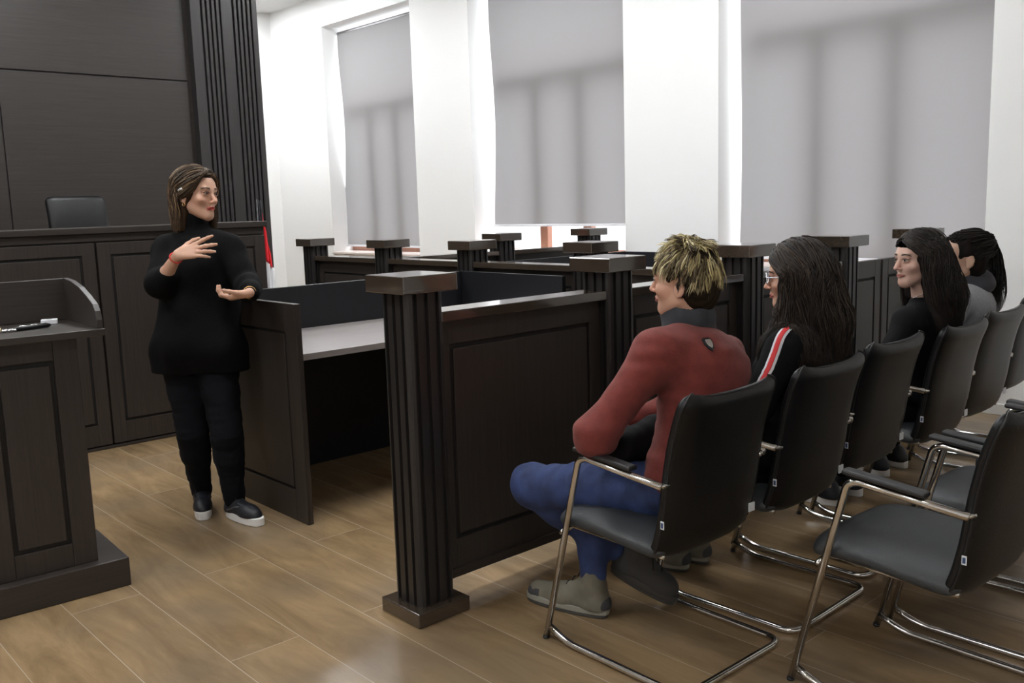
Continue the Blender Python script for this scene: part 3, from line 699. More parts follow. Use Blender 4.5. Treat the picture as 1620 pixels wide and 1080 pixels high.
# ---- bodies
def torso(fd, J, o=0.0, fem=True, k=.05, up=True):
    pel, ch, nk = J['pel'], J['chest'], J['neck']; L, R_ = J['shL'], J['shR']; sd = nrm(L - R_); sp = nrm(ch - pel)
    hl, hr = J['hipL'], J['hipR']; w = J.get('w', 1.0)
    Rt = np.stack([sd, nrm(np.cross(sp, sd)), sp], 1); Rt[:, 0] = nrm(np.cross(Rt[:, 1], Rt[:, 2])) * (1 if np.cross(Rt[:, 1], Rt[:, 2]) @ sd > 0 else -1)
    fr = nrm(np.cross(sd, sp)); fr = fr if fr @ J['front'] > 0 else -fr; Rt[:, 1] = fr
    fd.el(pel, (.155 * w + o, .115 * w + o, .115 + o), Rt, k)
    fd.el(pel * .52 + ch * .48, (.125 * w + o, .098 * w + o, .13 + o), Rt, k)
    fd.el(ch, (.145 * w + o, .105 * w + o, .15 + o), Rt, k)
    fd.el(ch + sp * .08, (.150 * w + o, .088 * w + o, .085 + o), Rt, k)
    if fem:
        for q in (-1, 1): fd.el(ch + sd * q * .068 + fr * .078 - sp * .01, (.052 + o, .048 + o, .055 + o), Rt, .04)
    if up:
        for S in (L, R_): fd.rc(nk - sp * .050 + (S - nk) * .2, S, .050 + o, .049 * w + o, k)
    return Rt
def arm(fd, J, q, o=0.0, to=1.0, w=1.0, k=.03):
    S, E_, W_ = J['sh' + q], J['el' + q], J['wr' + q]
    fd.rc(S, E_, .050 * w + o, .041 * w + o, k)
    e = E_ + (W_ - E_) * to; fd.rc(E_, E_ + (e - E_) * .35, .041 * w + o, .040 * w + o * .9, k); fd.rc(E_ + (e - E_) * .35, e, .040 * w + o * .9, (.040 + (.026 - .040) * to) * w + o * .8, k)
def leg(fd, J, q, o=0.0, to=1.0, w=1.0, k=.04):
    H_, K_, A_ = J['hip' + q], J['kn' + q], J['an' + q]
    fd.rc(H_, K_, .084 * w + o, .058 * w + o, k); m = K_ + (A_ - K_) * .3; e = K_ + (A_ - K_) * to
    fd.rc(K_, m, .056 * w + o, .054 * w + o, k); fd.rc(m, e, .054 * w + o, (.054 + (.036 - .054) * to) * w + o, k)
def bounds(J, m=.25):
    P = np.array([v for v in J.values() if isinstance(v, np.ndarray) and v.shape == (3,) and abs(v).max() > 1.01 or isinstance(v, np.ndarray) and v[2] >= 0 and v is not J['front']]); return P.min(0) - m, P.max(0) + m
def body(J, hC, hR, hs, fem, hands, label, h=.0045, feet=True, skin=SKIN, w=1.0, aw=.92, lw=1.0, es=1.0, **hk):
    fd = Field(*bounds(J), h)
    torso(fd, J, -.012, fem); head(fd, hC, hR, hs, fem=fem, es=es)
    fd.rc(J['neck'], hC + hs * (hR @ vec(0, -.020, -.055)), .056 if fem else .062, .050 if fem else .058, .02)
    for q in 'LR':
        arm(fd, J, q, -.004, 1, aw, k=.02); leg(fd, J, q, -.008, 1, lw)
        if q in hands: hand(fd, J['wr' + q], **hands[q])
        if feet: fd.rc(J['an' + q], J['toe' + q] * .35 + J['an' + q] * .65 - vec(0, 0, .03), .030, .026, .02); fd.rc(J['an' + q] * .65 + J['toe' + q] * .35 - vec(0, 0, .03), J['toe' + q], .026, .018, .02)
    V, F = fd.mesh(); V = relax(V, F, 1, .3); col = head_col(V, hC, hR, hs, skin, **hk)
    o = to_obj('person', V, F, M['skin'], None, col); tag(o, label, 'person'); return o
def cloth(name, fd, mat, parent, amp=.003, sc=28, seed=0, aniso=(1, 1, 1), it=2):
    V, F = fd.mesh(); V = relax(V, F, it, .5); V = wrinkle(V, F, amp, sc, seed, aniso)
    return to_obj(name, V, F, mat, parent)
def shoe(parent, ank, toe, kind='sneaker', z0=0.0, lift=None, up_mat=None, sole_mat=None, sc=1.0):
    """low shoe from ankle to toe standing on z0; lift = pitch of the sole"""
    d = np.array([toe[0] - ank[0], toe[1] - ank[1], 0]); d = nrm(d); up = vec(0, 0, 1)
    if lift: d = nrm(d * math.cos(lift) + up * math.sin(lift)); 
    sd = nrm(np.cross(d, (0, 0, 1))); up = np.cross(sd, d); R = np.stack([sd, d, up], 1); L = (.285 if kind == 'sneaker' else .315) * sc
    O = np.asarray(toe, float) - d * (L - .01); O = O if lift else vec(O[0], O[1], z0)
    P = lambda x, y, z: O + R @ np.array([x, y, z])
    ls = 1.0 if kind == 'sneaker' else 1.15
    fd = Field(np.minimum(P(0, 0, 0), P(0, L, 0)) - .14, np.maximum(P(0, 0, 0), P(0, L, 0)) + .16, .004)
    st = .040 if kind == 'sneaker' else .036
    fd.rc(P(0, .045, .050), P(0, .20, .045), .036 * ls, .040 * ls, .03); fd.rc(P(0, .19, .043), P(.0, L - .05, .040), .040 * ls, .034 * ls, .03)
    fd.rc(P(0, .05, .05), P(0, .06, .085 if kind == 'sneaker' else .150), .038 * ls, .038 * ls, .03); fd.rc(P(0, .07, .085 if kind == 'sneaker' else .115), P(0, .17, .055 if kind == 'sneaker' else .065), .034 * ls, .028, .03)
    fd.plane(P(0, 0, st - .006), -up)
    V, F = fd.mesh(); o = to_obj('shoe', relax(V, F, 1), F, M[up_mat or ('shoeblack' if kind == 'sneaker' else 'suede')], parent)
    # sole
    out = []
    for t in np.linspace(0, 2 * PI, 36, endpoint=False):
        y = L / 2 - L / 2 * math.cos(t) + .0; wd = (.037 + .010 * (y / L)) * ls; out.append((wd * math.sin(t) * (abs(math.sin(t)) ** -.35 if abs(math.sin(t)) > .02 else 1), y))
    TT = Matrix(((R[0, 0], R[0, 1], R[0, 2], O[0]), (R[1, 0], R[1, 1], R[1, 2], O[1]), (R[2, 0], R[2, 1], R[2, 2], O[2]), (0, 0, 0, 1)))
    sm = sole_mat or ('shoewhite' if kind == 'sneaker' else 'sole')
    MB().prism(out, 0.0 if kind == 'sneaker' else .012, st, TT).build('sole', M[sm], o, bevel=.005)
    if kind != 'sneaker':
        mb = MB(); mb.prism([(x * .98, (y - L / 2) * .97 + L / 2) for x, y in out], 0, .012, TT); mb.build('outsole', M['soledark'], o, bevel=.003)
        f2 = Field(O - .2, O + .45, .005); f2.rc(P(0, L - .075, .040), P(0, L - .045, .036), .043, .040, .02); f2.plane(P(0, L - .075, 0), -d); f2.plane(P(0, 0, .03), -up); f2.plane(P(0, 0, .062), up); V, F = f2.mesh(); to_obj('toe_cap', relax(V, F, 1), F, M['suededark'], o)
        f2 = Field(O - .2, O + .45, .005); f2.rc(P(0, .035, .050), P(0, .09, .055), .0425, .0425, .02); f2.plane(P(0, 0, .034), -up); f2.plane(P(0, 0, .080), up); f2.plane(P(0, .10, 0), d); V, F = f2.mesh(); to_obj('heel_cap', relax(V, F, 1), F, M['suededark'], o)
    mb = MB()
    for i in range(4):
        y = .115 + i * .026; zz = .096 - i * .0095 if kind == 'sneaker' else .150 - i * .022; mb.tube([P(-.020, y, zz - .006), P(0, y + .004, zz), P(.020, y + .008, zz - .006)], .0028, 6)
    mb.tube(spline([P(0, .105, .100 if kind == 'sneaker' else .150), P(.02, .115, .112 if kind == 'sneaker' else .160), P(.034, .13, .098 if kind == 'sneaker' else .13), P(.03, .15, .085)], 4), .0022, 5)
    mb.build('laces', M['lace'], o, smooth=True)
    return o, P
def ribbon(name, pts, w, bvh, mat, parent, lift=.0015, nseg=40, shift=0.0):
    "a band laid on a surface along pts"
    P = spline(pts, 10); V = []; F = []; rows = []
    for i, p in enumerate(P):
        loc, nn, _, _ = bvh.find_nearest(Vector(p)); t = nrm(P[min(i + 1, len(P) - 1)] - P[max(i - 1, 0)]); nn = np.array(nn); sdv = nrm(np.cross(t, nn)); row = []
        for q in np.linspace(-.5, .5, 5):
            l2, n2, _, _ = bvh.find_nearest(Vector(np.array(loc) + sdv * (w * q + shift))); row.append(np.array(l2) + np.array(n2) * lift)
        rows.append(row)
    n = 5
    for r_ in rows: V += r_
    for i in range(len(rows) - 1):
        for j in range(n - 1): F.append((i * n + j, i * n + j + 1, (i + 1) * n + j + 1, (i + 1) * n + j))
    o = MB().add(V, F).build(name, mat, parent, smooth=True); m = o.modifiers.new('thickness', 'SOLIDIFY'); m.thickness = .0012; m.offset = 1; return o
def bvh_of(o):
    me = o.data; return BVHTree.FromPolygons([v.co.copy() for v in me.vertices], [tuple(p.vertices) for p in me.polygons])

# ------------------------------------------------------------------ chairs for the audience
def make_chair():
    r_ = empty('visitor_chair')
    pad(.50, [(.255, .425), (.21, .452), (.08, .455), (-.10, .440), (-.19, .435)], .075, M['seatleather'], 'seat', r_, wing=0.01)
    bk = pad(.485, [(-.150, .398), (-.185, .44), (-.215, .56), (-.235, .70), (-.262, .82), (-.30, .915)], .055, M['leather'], 'backrest', r_, wing=-.018, dz=.012)
    e = list(OUTLINE)
    MB().tube(e, .0045, 6).build('piping', M['piping'], bk, smooth=True)
    tg_ = MB().box(-.2445, -.2418, -.214, -.200, .512, .538).build('brand_tag', M['tag'], bk, bevel=.001); MB().box(-.2452, -.2440, -.211, -.203, .517, .533).build('print', M['tagdark'], tg_)
    MB().box(.190, .222, -.2235, -.219, .462, .492, Matrix.Translation((0, .004, 0))).build('brand_tag', M['tag'], bk, bevel=.001)
    for sx in (-1, 1):
        P = rounded([(sx * .268, .295, .0), (sx * .268, .120, .672), (sx * .268, .09, .685), (sx * .268, -.225, .655)], .055)
        nm = MB().tube(P, .0115, 12).build('arm_frame', M['chrome'], r_, smooth=True)
        MB().tube([(sx * .268, .2955, -.0), (sx * .268, .293, .010)], .0125, 10).build('rubber_foot', M['black'], nm, smooth=True)
        pp_ = []
        mb = MB(); mb.box(-.021, .021, -.115, .13, -.0, .016, Matrix.Translation((sx * .268, 0, .692)) @ Matrix.Rotation(.09, 4, 'X')); mb.build('armrest', M['armpad'], r_, bevel=.006)
    s_ = []
    P = rounded([(.262, .285, .048), (.262, .20, .014), (.262, -.30, .0135), (-.262, -.30, .0135), (-.262, .20, .014), (-.262, .285, .048)], .06)
    MB().tube(P, .0115, 12).build('base_frame', M['chrome'], r_, smooth=True)
    mb = MB(); mb.tube([(-.262, .215, .40), (-.20, .215, .415), (.20, .215, .415), (.262, .215, .40)], .010, 10); mb.tube([(-.20, .21, .41), (-.20, -.18, .405)], .009, 8); mb.tube([(.20, .21, .41), (.20, -.18, .405)], .009, 8)
    mb.build('seat_bracket', M['chrome'], r_, smooth=True)
    for sx in (-1, 1):
        MB().tube([(sx * .268, -.215, .655), (sx * .235, -.225, .652)], .009, 8).build('back_joint', M['chrome'], r_, smooth=True)
        MB().box(-.004, .004, -.045, .010, -.011, .011, Matrix.Translation((sx * .262, .272, .042)) @ Matrix.Rotation(.35, 4, 'X')).build('weld_plate', M['chrome'], r_, bevel=.002)
    return r_
ch0 = make_chair()
chairs = [(2.375, 1.905, -1.0, 'black leather chair with chrome arms, under the boy in the red sweater'),
          (2.965, 1.90, 1.0, 'black leather chair of the girl in glasses, second in the front row'),
          (3.575, 1.955, 0.0, 'empty black leather chair left of the long haired girl'),
          (4.175, 1.93, 0.5, 'black leather chair the long haired girl in black sits on'),
          (4.79, 1.985, 0.0, 'black leather chair of the girl with a ponytail'),
          (5.56, 2.10, 3.0, 'farthest black leather chair, by the white wall at the right edge'),
          (2.706, 1.15, -1.5, 'empty black leather chair nearest the camera, grey seat and chrome arm in full view'),
          (3.325, 1.135, 0.0, 'empty black chair in the near row, half hidden behind the nearest chair back'),
          (3.935, 1.16, 1.0, 'black chair in the near row at the right edge, mostly hidden')]
for i, (x, y, a, lb) in enumerate(chairs):
    o = ch0 if i == 0 else copy_tree(ch0); o.location = (x, y, 0); o.rotation_euler = (0, 0, math.radians(a)); tag(o, lb, 'chair', 'black leather visitor chairs')
# ------------------------------------------------------------------ hair
def hair_cap(C, R, s, mat_col, parent, grow=.006, hl=.075, extra=(), cuts=(), name='hair', side_z=-.05, amp=.003):
    P = lambda x, y, z: C + s * (R @ np.array([x, y, z]))
    ext = [C - .2, C + .2] + [np.array(a) - r for a, b, r, r2 in extra] + [np.array(b) - r2 for a, b, r, r2 in extra] + [np.array(a) + r for a, b, r, r2 in extra] + [np.array(b) + r2 for a, b, r, r2 in extra]
    fd = Field(np.min(ext, 0), np.max(ext, 0), .005)
    fd.el(P(0, -.020, .031), np.array((.075 + grow, .096 + grow, .087 + grow)) * s, R, .01)
    fd.el(P(0, -.045, -.03), np.array((.066 + grow, .058 + grow, .07)) * s, R, .03)
    fd.el(P(0, .112, hl - .090), np.array((.099, .078, .092)) * s, R, .01, 'sub')
    fd.rc(P(-.10, .055, side_z - .035), P(.10, .055, side_z - .035), .075 * s, k=.01, mode='sub')
    for a, b, r, r2 in extra: fd.rc(a, b, r, r2, .03)
    for a, r in cuts: fd.el(a, r, None, .01, 'sub')
    V, F = fd.mesh(); V = relax(V, F, 2); V = wrinkle(V, F, amp, 90, 3, (1, 1, .25)); rs = np.random.RandomState(2)
    col = np.tile(np.array(mat_col, float), (len(V), 1)) * (1 + .25 * np.sin(V @ np.array([310, 270, 30.]))[:, None])
    return to_obj(name, V, F, M['hairbase'], parent, np.clip(col * .8, 0, 1))
def long_paths(C, R, s, n, L, bvhs, seed=0, amin=70, amax=180, grow=.008, drift=.0, side=None, part=0.0, wave=.004, front=.55, clear=.007, spread=1.0, tip=.25, bias=(0, 0, 0), cutf=None):
    rs = np.random.RandomState(seed); out = []
    for i in range(n):
        sg = side if side else rs.choice((-1, 1)); ae = math.radians(rs.uniform(amin, amax)) * sg; g = grow + rs.uniform(-.003, .006)
        u = -front + (front + .95) * np.clip((math.degrees(abs(ae)) - amin) / max(1, 180 - amin) * (1 if amax > 120 else .5) + rs.uniform(-.13, .13), 0, 1); pz = math.cos(u * 1.2); py = -math.sin(u * 1.2)      # point of the parting line
        d0 = nrm((part, py, pz)); pe = math.radians(rs.uniform(88, 104)); d1 = vec(math.sin(ae) * math.sin(pe), math.cos(ae) * math.sin(pe), math.cos(pe))
        om = math.acos(np.clip(d0 @ d1, -1, 1)); P = []
        for t in np.linspace(0, 1, 8):
            d = (math.sin((1 - t) * om) * d0 + math.sin(t * om) * d1) / max(math.sin(om), 1e-4); d = nrm(d)
            P.append(C + s * (R @ np.array([(.075 + g) * d[0], -.018 + (.096 + g) * d[1], .031 + (.087 + g) * d[2]])))
        o = P[-1] - C; o[2] = 0; o = nrm(o); Ln = L * (1 + tip * rs.uniform(-1, 1)); ph = rs.rand() * 6.3; p = P[-1]
        m = 13
        for t in np.linspace(0, 1, m)[1:]:
            q = p + vec(0, 0, -Ln * t) + o * (drift * Ln * t) + np.array(bias) * t * t + o * wave * math.sin(ph + t * 9) + np.cross(o, (0, 0, 1)) * wave * math.cos(ph + t * 8)
            P.append(q)
        for k in range(3, len(P)):
            for bv in bvhs:
                loc, nn, _, dist = bv.find_nearest(Vector(P[k]))
                if loc is None: continue
                sd = (P[k] - np.array(loc)) @ np.array(nn)
                if sd < clear: P[k] = np.array(loc) + np.array(nn) * (clear + rs.uniform(0, .006))
        out.append(P)
    return out
# ================================================================== the standing woman
D0 = -.17
a_ = lambda u, v, d: at(u, v, d + D0)
J = dict(front=nrm((-.50, -.86, 0)), w=1.0, pel=a_(314, 548, 4.74), chest=a_(314, 425, 4.73), neck=a_(309, 366, 4.74), shL=a_(362, 394, 4.70), shR=a_(265, 397, 4.76),
         hipL=a_(343, 572, 4.74), hipR=a_(289, 572, 4.74), knL=at(359, 688, 4.52), knR=at(305, 685, 4.60), anL=vec(1.94, 4.235, .095), anR=vec(1.895, 4.515, .095),
         elR=a_(253, 450, 4.60), wrR=a_(281, 403, 4.44), elL=a_(392, 452, 4.62), wrL=a_(395, 463, 4.42), toeL=vec(1.965, 4.08, .035), toeR=vec(1.825, 4.37, .035))
hR = frame((.40, -.915, 0), (.06, .02, 1)); hC = a_(311, 307, 4.68); hs = 1.05
R3 = CR; U3 = CU
wh = dict(R=dict(d=CR * .93 + CU * .22 - CF * .10, n=CF * .8 - CU * .35, side=CU, s=1.02, curl=(.25, .12, .10, .18, .25), spread=(.42, .02, -.10, -.16), th=(1.0, .75)),
          L=dict(d=-CR * .93 - CU * .26 - CF * .05, n=CU * .9 - CR * .1, side=-CF, s=.98, curl=(.5, .75, .7, .65, .6), spread=(.1, .03, -.05, -.12), th=(.7, .9)))
p1 = body(J, hC, hR, hs, True, wh, 'woman in a fluffy black jumper and black trousers, standing and gesturing with both hands', h=.0034, w=1, aw=.95, lips=(.42, .06, .06), brow=(.07, .045, .03))
eyes(hC, hR, hs, p1, .05, 'brow_brown')
fd = Field(*bounds(J, .25), .006)
torso(fd, J, .026, True, .05)
hipc = (J['hipL'] + J['hipR']) / 2; sdv = nrm(J['hipL'] - J['hipR'])
fd.rc(J['hipR'] - sdv * .03 + vec(0, 0, .06), J['hipL'] + sdv * .03 + vec(0, 0, .06), .125, .125, .06); fd.rc(J['hipR'] - sdv * .030 - vec(0, 0, .05), J['hipL'] + sdv * .030 - vec(0, 0, .05), .120, .120, .04)
fd.rc(J['chest'] - sdv * .05 - vec(0, 0, .1), J['pel'] - sdv * .05, .145, .145, .05); fd.rc(J['chest'] + sdv * .05 - vec(0, 0, .1), J['pel'] + sdv * .05, .145, .145, .05)
arm(fd, J, 'R', .024, .30, 1, .03); arm(fd, J, 'L', .020, .80, 1, .03)
nb = J['neck']; hd = hC + hs * (hR @ vec(0, -.02, -.075)); fd.rc(nb - vec(0, 0, .02), nb + (hd - nb) * .55, .072, .064, .03)
fd.plane(vec(*hipc) + vec(0, 0, -.045), (0, 0, -1))
w1 = cloth('sweater', fd, M['sweaterblack'], p1, .009, 24, 1, (1, 1, .7))
fd = Field(*bounds(J, .2), .006)
fd.el(J['pel'], (.16, .12, .12), np.stack([sdv, J['front'], vec(0, 0, 1)], 1), .05)
for q in 'LR': leg(fd, J, q, .012, 1.02, 1.08, .03)
V, F = fd.mesh(); V = relax(V, F, 2); to_obj('trousers', wrinkle(V, F, .005, 26, 5, (1, 1, 2.2)), F, M['trousers'], p1)
for q, tt in (('R', vec(1.812, 4.318, 0)), ('L', vec(1.968, 4.028, 0))):
    so, P = shoe(p1, J['an' + q], tt, 'sneaker')
    MB().box(-.012, .012, 0, .012, 0, .003, Matrix.Translation(Vector(P(0, .098, .106))) @ Matrix.Rotation(.5, 4, 'X')).build('tongue_mark', M['shoewhite'], so, bevel=.001)
    MB().tube([P(.041 if q == 'L' else -.041, .06, .05), P(.037 if q == 'L' else -.037, .12, .072), P(.030 if q == 'L' else -.030, .15, .078)], .006, 8).build('side_stripe', M['shoegrey'], so, smooth=True)
bv = [bvh_of(w1), bvh_of(p1)]
ex = [(hC + hR @ vec(-.050, -.035, -.02) * hs, hC + hR @ vec(-.052, -.045, -.15) * hs, .034, .024), (hC + hR @ vec(.050, -.035, -.02) * hs, hC + hR @ vec(.050, -.045, -.15) * hs, .034, .024), (hC + hR @ vec(0, -.07, -.02) * hs, hC + hR @ vec(0, -.075, -.15) * hs, .05, .035)]
hc = (.050, .031, .019)
h1 = hair_cap(hC, hR, hs, hc, p1, .006, .095, ex, side_z=-.06)
cols = [(.06, .038, .023), (.095, .060, .035), (.04, .026, .016), (.17, .11, .062)]
bv.append(bvh_of(h1))
ps = long_paths(hC, hR, hs, 300, .175, bv, 4, 100, 180, .012, .02, None, .12, .003, .85, .004, tip=.16)
ps += long_paths(hC, hR, hs, 60, .17, bv, 9, 66, 100, .012, .02, 1, .12, .004, .85, .004, tip=.2)
# fringe swept over the forehead and behind the near ear
rs = np.random.RandomState(5)
for i in range(110):
    x0 = .012 + rs.uniform(-.01, .015); y0 = rs.uniform(.0, .06); x1 = -rs.uniform(.066, .082); z1 = rs.uniform(-.005, .04)
    P = [(x0, y0, .120 - .25 * max(0, y0 - .02)), (-.02, .062 + .02 * rs.rand(), .103), (-.052, .068, .070 + rs.uniform(-.008, .01)), (x1, .040, z1 + .016), (x1 - .008, .006, z1 - .008), (x1 - .004, -.03, z1 - .03), (x1 + .006, -.05, -.08), (x1 + .01, -.055, -.12 - .05 * rs.rand())]
    ps.append([hC + hs * (hR @ np.array(q)) for q in spline(P, 3)])
for i in range(30):
    P = [(.012, .05 * rs.rand(), .120), (.035, .068, .092), (.062, .066, .055), (.078, .045, .01 + rs.uniform(-.01, .01)), (.082, .03, -.05), (.078, .03, -.11 - .04 * rs.rand())]
    ps.append([hC + hs * (hR @ np.array(q)) for q in spline(P, 3)])
strands(ps, 'hair_strands', M['hair'], h1, .0032, cols, 6, 3, .0045)
# jewellery
ear = hC + hs * (hR @ vec(-.080, -.004, -.047)); MB().tube([ear + hR @ (vec(0, math.cos(t) * .008, math.sin(t) * .008 - .004)) for t in np.linspace(0, 2 * PI, 17)[:-1]], .0018, 6, closed=True).build('earring', M['gold'], p1, smooth=True)
ce = hC + hs * (hR @ vec(-.093, -.020, .012)); MB().tube([ce, ce + hR @ vec(-.002, .022, .008), ce + hR @ vec(0, .030, -.004)], [.005, .006, .004], 8).build('hair_clip', M['plastic'], p1, smooth=True)
def band(Jw, Je, t, r, mat, name, parent, rr=.0022, bead=None):
    c = Jw + (Je - Jw) * t; ax = nrm(Je - Jw); u = nrm(np.cross(ax, (0, 0, 1))); v = np.cross(ax, u)
    pts = [c + r * (u * math.cos(x) + v * math.sin(x)) for x in np.linspace(0, 2 * PI, 25)[:-1]]; mb = MB(); mb.tube(pts, rr, 6, closed=True)
    if bead:
        for x in pts[::6]: mb.ball(x, bead, 6)
    mb.build(name, mat, parent, smooth=True)
band(J['wrR'], J['elR'], .10, .0285, M['redband'], 'bracelet', p1, .0028, .0045)
band(J['wrL'], J['elL'], .04, .0285, M['gold'], 'bracelet', p1, .0018)
# ================================================================== people on the chairs
def seated(chx, chy, hC, hR, hs, neck, shL, shR, elL, elR, chest=None, pel=None, w=1.0, **over):
    pel = vec(chx, chy - .07, .565) if pel is None else pel
    fr = nrm(np.cross(vec(0, 0, 1), shR - shL)); fr = fr if fr[1] > 0 else -fr
    ch = chest if chest is not None else (neck * .62 + pel * .38) + fr * -.01
    J = dict(front=fr, w=w, pel=pel, chest=ch, neck=neck, shL=shL, shR=shR, hipL=pel + vec(-.095, .04, -.03), hipR=pel + vec(.095, .04, -.03),
             knL=vec(chx - .11, chy + .36, .50), knR=vec(chx + .11, chy + .36, .50), anL=vec(chx - .11, chy + .32, .10), anR=vec(chx + .11, chy + .32, .10),
             toeL=vec(chx - .12, chy + .50, .035), toeR=vec(chx + .12, chy + .50, .035), elL=elL, elR=elR, wrL=vec(chx - .06, chy + .22, .655), wrR=vec(chx + .06, chy + .24, .655))
    J.update(over); return J
lap = dict(L=dict(d=(.35, .93, -.12), n=(0, 0, -1), side=(1, 0, 0), curl=(.3,) * 5), R=dict(d=(-.35, .93, -.12), n=(0, 0, -1), side=(-1, 0, 0), curl=(.3,) * 5))
def trousers(J, mat, parent, o=.012, seed=0, to=.95, amp=.006):
    fd = Field(*bounds(J, .2), .006); sd = nrm(J['hipL'] - J['hipR']); fd.el(J['pel'], (.165 + o, .125, .11 + o), np.stack([sd, nrm(np.cross(vec(0, 0, 1), sd)), vec(0, 0, 1)], 1), .05)
    for q in 'LR': leg(fd, J, q, o, to, 1.0, .035)
    return cloth('trousers', fd, mat, parent, amp, 36, seed, (.7, 1.5, .8))
# ---- boy in the red sweater
hC = at(1082, 441, 3.10); hR = frame((-.31, .95, .02), (-.10, .02, 1)); hs = 1.04
J = seated(2.375, 1.905, hC, hR, hs, at(1093, 512, 3.14), at(1040, 560, 2.99), at(1141, 566, 3.28), at(943, 690, 2.97), vec(2.74, 2.02, .74), chest=at(1110, 612, 3.10), pel=vec(2.44, 1.83, .575), w=1.1,
           knL=vec(2.20, 2.345, .505), knR=vec(2.44, 2.30, .475), anL=vec(2.49, 2.20, .205), anR=vec(2.365, 2.205, .13), toeL=vec(2.545, 2.10, .12), toeR=vec(2.305, 2.455, .035), wrL=vec(2.33, 2.12, .735), wrR=vec(2.50, 2.22, .70))
hd_ = dict(L=dict(d=(.9, .35, -.1), n=(.2, -.3, -1), side=(.3, .9, 0), curl=(.4,) * 5), R=dict(d=(-.9, .3, -.1), n=(0, -.3, -1), side=(-.3, .9, 0), curl=(.4,) * 5))
p2 = body(J, hC, hR, hs, False, hd_, 'boy with streaked blond hair in a brick red sweater, seated nearest the camera', skin=np.array((.60, .36, .26)), lips=(.5, .2, .17), brow=(.12, .08, .04), lw=.9, es=1.15)
eyes(hC, hR, hs, p2, 0, 'brow_brown')
fd = Field(*bounds(J, .25), .0055); torso(fd, J, .018, False, .07)
arm(fd, J, 'L', .015, .97, 1.05, .06); arm(fd, J, 'R', .014, .97, 1.05, .06)
fd.rc(J['elL'], J['elL'] + vec(0, 0, .0), .052, k=.04)
nk = J['neck']; hd = hC + hs * (hR @ vec(0, -.02, -.075)); ax = nrm(hd - nk)
w2 = cloth('sweater', fd, M['red'], p2, .0075, 30, 11, (.5, .6, 1.7))
fd = Field(nk - .2, nk + .25, .0032)
fd.rc(nk - ax * .02, nk + ax * .030, .086, .078, .02); fd.rc(nk + ax * .030, nk + ax * .050, .080, .076, .01); fd.rc(nk + J['front'] * .035 + ax * .0, nk + J['front'] * .05 + ax * .038, .070, .060, .02)
fd.rc(nk + ax * .046, nk + ax * .12, .061, .066, .008, 'sub')
cloth('collar', fd, M['collar'], p2, .005, 40, 2, (1, 1, 1), 5)
trousers(J, M['jeans'], p2, .012, 3, .93, .010)
bo, P = shoe(p2, J['anR'], vec(2.304, 2.485, 0), 'boot', sc=1.12)
# the left foot is tucked under the seat, resting on its toe; its shade is put into darker boot colours
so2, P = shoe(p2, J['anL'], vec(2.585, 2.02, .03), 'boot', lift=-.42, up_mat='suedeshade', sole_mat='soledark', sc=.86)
bv = [bvh_of(w2)]
# back badge
dr_ = Vector(at(1121, 545, 1) - CO).normalized(); loc, nn, _, _ = bv[0].ray_cast(Vector(CO), dr_); nn = np.array(nn); u_ = nrm(vec(0, 0, 1) - nn * nn[2]); s_ = np.cross(u_, nn); loc = np.array(loc) + nn * .001
sh = [(-.017, .022), (-.008, .026), (.0, .024), (.008, .026), (.017, .022), (.017, .0), (.012, -.016), (0, -.029), (-.012, -.016), (-.017, 0)]
TT = Matrix(((s_[0], u_[0], nn[0], loc[0]), (s_[1], u_[1], nn[1], loc[1]), (s_[2], u_[2], nn[2], loc[2]), (0, 0, 0, 1)))
bd = MB().prism(sh, 0, .0035, TT).build('badge', M['badge'], p2)
MB().prism([(x * .66 + .002, y * .66 + .001) for x, y in sh], .0035, .0048, TT).prism([(x * .2, y * .25 + .004) for x, y in sh], .0048, .006, TT).build('emblem', M['silver'], bd)
# hair: dark at the nape, blond tufts on top
h2 = hair_cap(hC, hR, hs, (.030, .021, .013), p2, .007, .072, [(hC + hs * (hR @ vec(0, -.075, -.02)), hC + hs * (hR @ vec(0, -.070, -.075)), .040, .030)], cuts=[(hC + hs * (hR @ vec(x, .0, -.03)), np.array((.028, .045, .045)) * hs) for x in (.088, -.088)], side_z=-.052)
rs = np.random.RandomState(8); tl = []; td = []
for i in range(680):
    az = rs.uniform(-PI, PI); pol = math.acos(1 - rs.rand() * (1.0 if abs(az) > 1.9 else .72 if abs(az) < .8 else .62)); r0 = scalp_pt(hC, hR, hs, az, pol, .004); n0 = nrm(r0 - (hC + hs * (hR @ vec(0, -.02, .02))))
    f3, u3, l3 = hR[:, 1], hR[:, 2], hR[:, 0]; back = max(0, (abs(az) - 1.3) / 1.8)
    sw = nrm(f3 * (1 - 1.7 * back) + l3 * (.35 * math.sin(az) + .25) - u3 * (.9 * back + .3 * pol) + rs.randn(3) * .30)
    sw = nrm(sw - n0 * (sw @ n0) * .8); L = rs.uniform(.036, .082) * (.62 if abs(az) < 1.0 and pol > .65 else 1); p = r0 - n0 * .004; P = [p]; d = nrm(n0 * rs.uniform(.35, .75) + sw)
    for k in range(6): d = nrm(d + sw * .25 - n0 * .10 - u3 * .12 * (1 + pol)); p = p + d * L / 6; P.append(p)
    tl.append(P)
for i in range(420):
    az = rs.choice((-1, 1)) * rs.uniform(1.5, PI); pol = rs.uniform(1.2, 2.45); r0 = scalp_pt(hC, hR, hs, az, pol, .004); n0 = nrm(r0 - hC); u3 = hR[:, 2]
    d = nrm(n0 * .5 - u3); p = r0 - n0 * .003; P = [p]
    for k in range(5): d = nrm(d - u3 * .3 - n0 * .08); p = p + d * rs.uniform(.026, .038) / 5; P.append(p)
    td.append(P)
